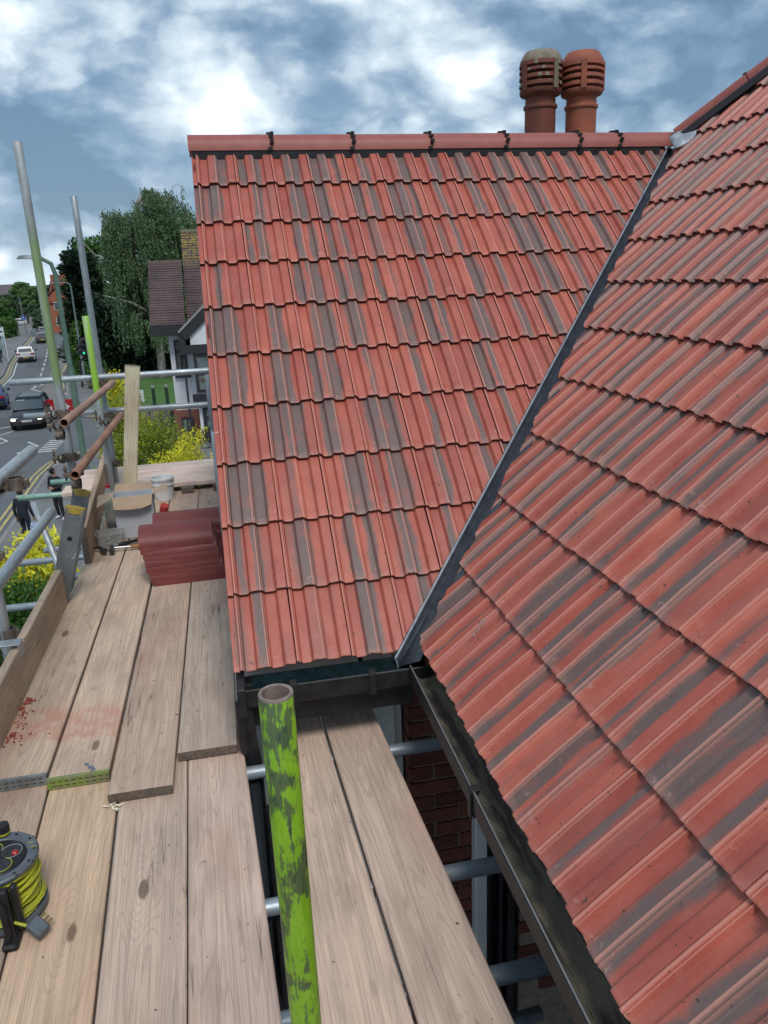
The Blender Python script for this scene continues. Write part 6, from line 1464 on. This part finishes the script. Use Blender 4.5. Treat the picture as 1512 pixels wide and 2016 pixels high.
pC = gp(4, 707); person('person in a pale teal top waiting on the far left pavement', pC.x, pC.y, hd(60), {}, (M_TEAL, M_NAVY, M_BSHOE), fingers=False)
# motorcyclist ahead of the white car and two far riders
def rider(label, x, y, ang, mtop):
    b_ = thing('motorcycle', label.replace('rider', 'motorcycle under the rider'), 'motorcycle', (x, y, GZ), ang, 'motorcycles'); W = WM[b_.name]
    for yy in (-.68, .68):
        w = MB().tube(W @ Vector((-.06, yy, .32)), W @ Vector((.06, yy, .32)), .32, 18).build('wheel', M_TYRE, b_); MB().tube(W @ Vector((-.065, yy, .32)), W @ Vector((.065, yy, .32)), .18, 14).build('rim', M_RIM, w)
    mb = MB(); mb.bbox(-.16, .16, -.3, .35, .3, .75, .08, W); mb.bbox(-.14, .14, -.75, .0, .72, .86, .05, W); mb.bbox(-.22, .22, .45, .75, .55, 1.1, .1, W); mb.build('fairing', M_REDC, b_)
    MB().path([W @ Vector(p) for p in ((-.36, .4, 1.0), (-.1, .5, 1.02), (.1, .5, 1.02), (.36, .4, 1.0))], .016, 6).build('handlebar', M_DARK, b_); MB().lathe([(.0, 0), (.09, .0), (.07, .05)], 12, W @ T(0, .76, .9) @ Matrix.Rotation(-PI/2, 4, 'X')).build('headlight', M_HEADL, b_)
    person(label, x, y, ang, dict(pelvis=(0, -.25, .92), waist=(0, -.2, 1.08), chest=(0, -.08, 1.28), neck=(0, -.02, 1.42), headb=(0, .0, 1.5), head=(0, .02, 1.60), headt=(0, .01, 1.70), ls=(-.18, -.05, 1.34), le=(-.34, .1, 1.12), lw=(-.34, .34, 1.04), lh=(-.34, .40, 1.03),
           rs=(.18, -.05, 1.34), re=(.34, .1, 1.12), rw=(.34, .34, 1.04), rh=(.34, .40, 1.03), lhip=(-.12, -.2, .9), lk=(-.24, .2, .78), la=(-.22, -.05, .38), lt=(-.22, .1, .32), rhip=(.12, -.2, .9), rk=(.24, .2, .78), ra=(.22, -.05, .38), rt=(.22, .1, .32)), (mtop, M_BLK, M_BSHOE), 'motorcycle riders', cap=M_BLK, z=GZ, fingers=False)
rider('rider in white and red on the road behind the white hatchback', -19.2, 111.5, PI+hd(11), M_REDC)
rider('rider in white beyond the oncoming blue car', -30.2, 176, PI+hd(13), pm('white_jacket', (.55, .55, .55), .8))
# ------------------------------------------------------------------ street furniture
M_LPG = pm('green_lamp_column', (.085, .15, .115), .5, scale=6, col2=(.06, .11, .085)); M_LPS = pm('grey_lamp_column', (.16, .20, .20), .5, .2, scale=6)
def lamp(label, x, y, h, arm, r, mat, adir=-1):
    t = thing('street_lamp', label, 'street lamp', (x, y, GZ), 0, 'street lamps'); 
    mb = MB(); mb.path([(x, y, GZ), (x, y, GZ+1.6), (x, y, GZ+1.65), (x, y, GZ+h-.35), (x+adir*.06, y, GZ+h-.12), (x+adir*.25, y, GZ+h), (x+adir*arm*.6, y, GZ+h+.02)], [r*1.35, r*1.35, r, r*.62, r*.55, r*.5, r*.45], 12); mb.build('column', mat, t, smooth=True)
    mb = MB(); mb.rings([[Vector((x+adir*a, y+s_*w, GZ+h+dz)) for s_, w, dz in ((-1, w_, 0), (-1, w_*.6, hh), (1, w_*.6, hh), (1, w_, 0))] for a, w_, hh in ((arm*.4, .05, .04), (arm*.55, .11, .09), (arm*.9, .12, .08), (arm, .06, .03))]); mb.build('lantern', M_LPS, t, smooth=True); return t
lamp('tall green street lamp column close behind the scaffold poles', -3.74, 20., 8.02, .78, .088, M_LPG)
lamp('far street lamp at the kerb showing above the conifer', at(151, 640, 1, 70).x, 70, at(152, 556, 1, 70).z-GZ, 1.6, .10, M_LPS)
for i, (u, vb, vt) in enumerate(((53, 658, 585), (40, 636, 600), (47, 640, 582), (57, 615, 580), (134, 640, 588))):
    p = gp(u, vb); h = at(u-4, vt, 1, p.y).z-GZ
    o = MB().path([(p.x, p.y, GZ), (p.x-.1, p.y, GZ+h*.5), (p.x-.15, p.y, GZ+h)], [.09, .07, .05], 8).build('lamp_column', M_LPS); tag(o, ('slim column with a blue disc on the left pavement', 'thin grey column left of the blue-disc one, further off', 'dark column beyond the blue-disc sign', 'furthest thin column by the road bend', 'thin column on the right verge beyond the blue car')[i], 'post', 'thin columns along the far road')
p = gp(53, 658); sgn = thing('blue_sign', 'round blue cycle path sign on its column on the left pavement', 'sign', (p.x-.1, p.y-.12, GZ+2.9)); MB().tube((p.x-.1, p.y-.16, GZ+2.9), (p.x-.1, p.y-.12, GZ+2.9), .38, 20).build('disc', pm('sign_blue', (.04, .10, .42), .4, bump=0), sgn); MB().tube((p.x-.1, p.y-.18, GZ+2.9), (p.x-.1, p.y-.16, GZ+2.9), .12, 12).build('emblem', M_PLATEW, sgn)
p = gp(16, 705); sgn = thing('bus_stop_sign', 'thin pole with small panels beside the waiting person', 'sign', (p.x, p.y, GZ)); MB().tube((p.x, p.y, GZ), (p.x-.35, p.y, GZ+5.2), .06, 10).build('pole', M_LPS, sgn); MB().bbox(p.x-.35, p.x-.0, p.y-.05, p.y-.02, GZ+1.6, GZ+2.5, .01).build('timetable_panel', pm('pale_blue_panel', (.3, .42, .5), .5, bump=0), sgn)
p = gp(2, 720, GZ); by_ = 92.; bl_ = at(0, 640, 1, by_); sgn = thing('white_boards', 'two white sign boards on a frame at the left edge', 'sign', (bl_.x, by_, GZ))
for vv0, vv1 in ((645, 652), (655, 662)): MB().bbox(bl_.x-1.5, at(6, vv0, 1, by_).x, by_-.05, by_, at(0, vv1, 1, by_).z, at(0, vv0, 1, by_).z, .02).build('panel', M_WHITE, sgn)
MB().tube((at(6, 650, 1, by_).x, by_, GZ), (at(5, 645, 1, by_).x, by_, at(0, 643, 1, by_).z), .06, 8).build('post', M_WHITE, sgn)
p = gp(0, 700); MBp = MB().tube((gp(4, 716).x, gp(4, 716).y, GZ), (gp(4, 716).x-.35, gp(4, 716).y, GZ+2.2), .09, 10).build('bollard_post', M_DARK); tag(MBp, 'dark leaning post at the left picture edge by the waiting person', 'post')
# traffic light
p = gp(163, 765); tl_ = thing('traffic_light', 'black traffic light on a cranked pole showing green', 'traffic light', (p.x, p.y, GZ)); zl = lambda v: at(160, v, 1, p.y).z; xx = lambda u, v: at(u, v, 1, p.y).x
MB().path([(p.x, p.y, GZ), (xx(160, 738), p.y, zl(738)), (xx(157, 720), p.y, zl(720)), (xx(158, 711), p.y, zl(711)), (xx(165, 704), p.y, zl(704)), (xx(167, 698), p.y, zl(698))], .085, 10).build('pole', M_DARK, tl_, smooth=True)
hb = MB().bbox(xx(160, 690), xx(171, 690), p.y-.15, p.y+.1, zl(700), zl(668), .04).build('signal_head', M_DARK, tl_)
MB().bbox(xx(157.5, 690), xx(173, 690), p.y+.1, p.y+.13, zl(701), zl(664), .03).build('backing_board', M_DARK, tl_)
mb = MB()
for v in (682, 694): mb.bbox(xx(151, v), xx(158, v), p.y-.2, p.y+.15, zl(v+4), zl(v-4), .05)
mb.build('side_signal', M_DARK, tl_)
def emis(name, col, s_):
    m, t = newmat(name); e = nd(t, 'ShaderNodeEmission', {'Color': (*col, 1), 'Strength': s_}); nd(t, 'ShaderNodeOutputMaterial', {'Surface': e.outputs[0]}); return m
for i, v in enumerate((673, 684, 695)):
    c = Vector((xx(166, v), p.y-.16, zl(v))); MB().tube(c, c+Vector((0, -.02, 0)), .09, 16).build('lens', emis('green_signal', (.05, .75, .45), .7) if i == 2 else M_HOLE, hb)
    mb = MB(); mb.rings([[c+Vector((rr*math.cos(a), yy, rr*math.sin(a))) for rr, yy in ((.14, -.02), (.155, -.02), (.155, -.2), (.14, -.2))] for a in np.linspace(0, PI, 9)]); mb.build('visor', M_DARK, hb)
# road works sign, pedestrian guard posts
p = gp(125, 827); rs_ = thing('roadworks_sign', 'red and white arrow board with a small second panel on the pavement edge', 'sign', (p.x, p.y, GZ), hd(-4)); W = WM[rs_.name]
M_SR = pm('sign_red', (.42, .012, .018), .45, bump=0); M_SW = pm('sign_white', (.66, .66, .66), .5, bump=0); M_SG = pm('sign_grey_back', (.25, .28, .3), .5, bump=0)
a_ = MB().bbox(-.05, .78, -.02, .02, .35, 1.20, .01, W).build('arrow_board', M_SR, rs_)
mb = MB(); mb.prism([(.0, .42), (.0, 1.13), (.36, .92), (.36, .86), (.52, .78), (.36, .68), (.36, .62)], .022, .028, W @ Matrix.Rotation(PI/2, 4, 'X')); mb.build('arrow', M_SW, a_)
b2 = MB().bbox(-.75, -.40, -.02, .02, .35, 1.25, .01, W).build('side_panel', M_SR, rs_); MB().bbox(-.62, -.50, -.03, -.02, .62, .85, .002, W).build('white_mark', M_SW, b2)
MB().bbox(.0, .45, .03, .06, 1.2, 1.42, .02, W).build('top_plate', M_SG, rs_)
mb = MB()
for xq in (-.6, .05, .70): mb.box(xq-.02, xq+.02, -.0, .03, 0, .5, W); mb.box(xq-.02, xq+.02, -.2, .25, 0, .03, W)
mb.build('stand', M_DARK, rs_)
for i, (u, v0, v1) in enumerate(((153, 800, 752), (156, 800, 735))):
    p = gp(u, v0); h = at(u-2, v1, 1, p.y).z-GZ; o = MB().path([(p.x, p.y, GZ), (p.x, p.y, GZ+h)], .06, 8).build('kerb_post', M_SW if i == 0 else M_LPS); tag(o, ('short white post on the pavement by the crossing', 'grey post beside the white one by the crossing')[i], 'post')
p = gp(133, 700); o = thing('crossing_beacon', 'slender white-topped post at the kerb beside the white hatchback', 'post', (p.x, p.y, GZ)); MB().tube((p.x, p.y, GZ), (p.x-.12, p.y, GZ+1.8), .09, 10).build('shaft', M_SW, o); MB().lathe([(.0, 2.1), (.2, 2.05), (.26, 1.95), (.2, 1.82)], 14, T(p.x-.13, p.y, GZ)).build('head', M_SW, o)
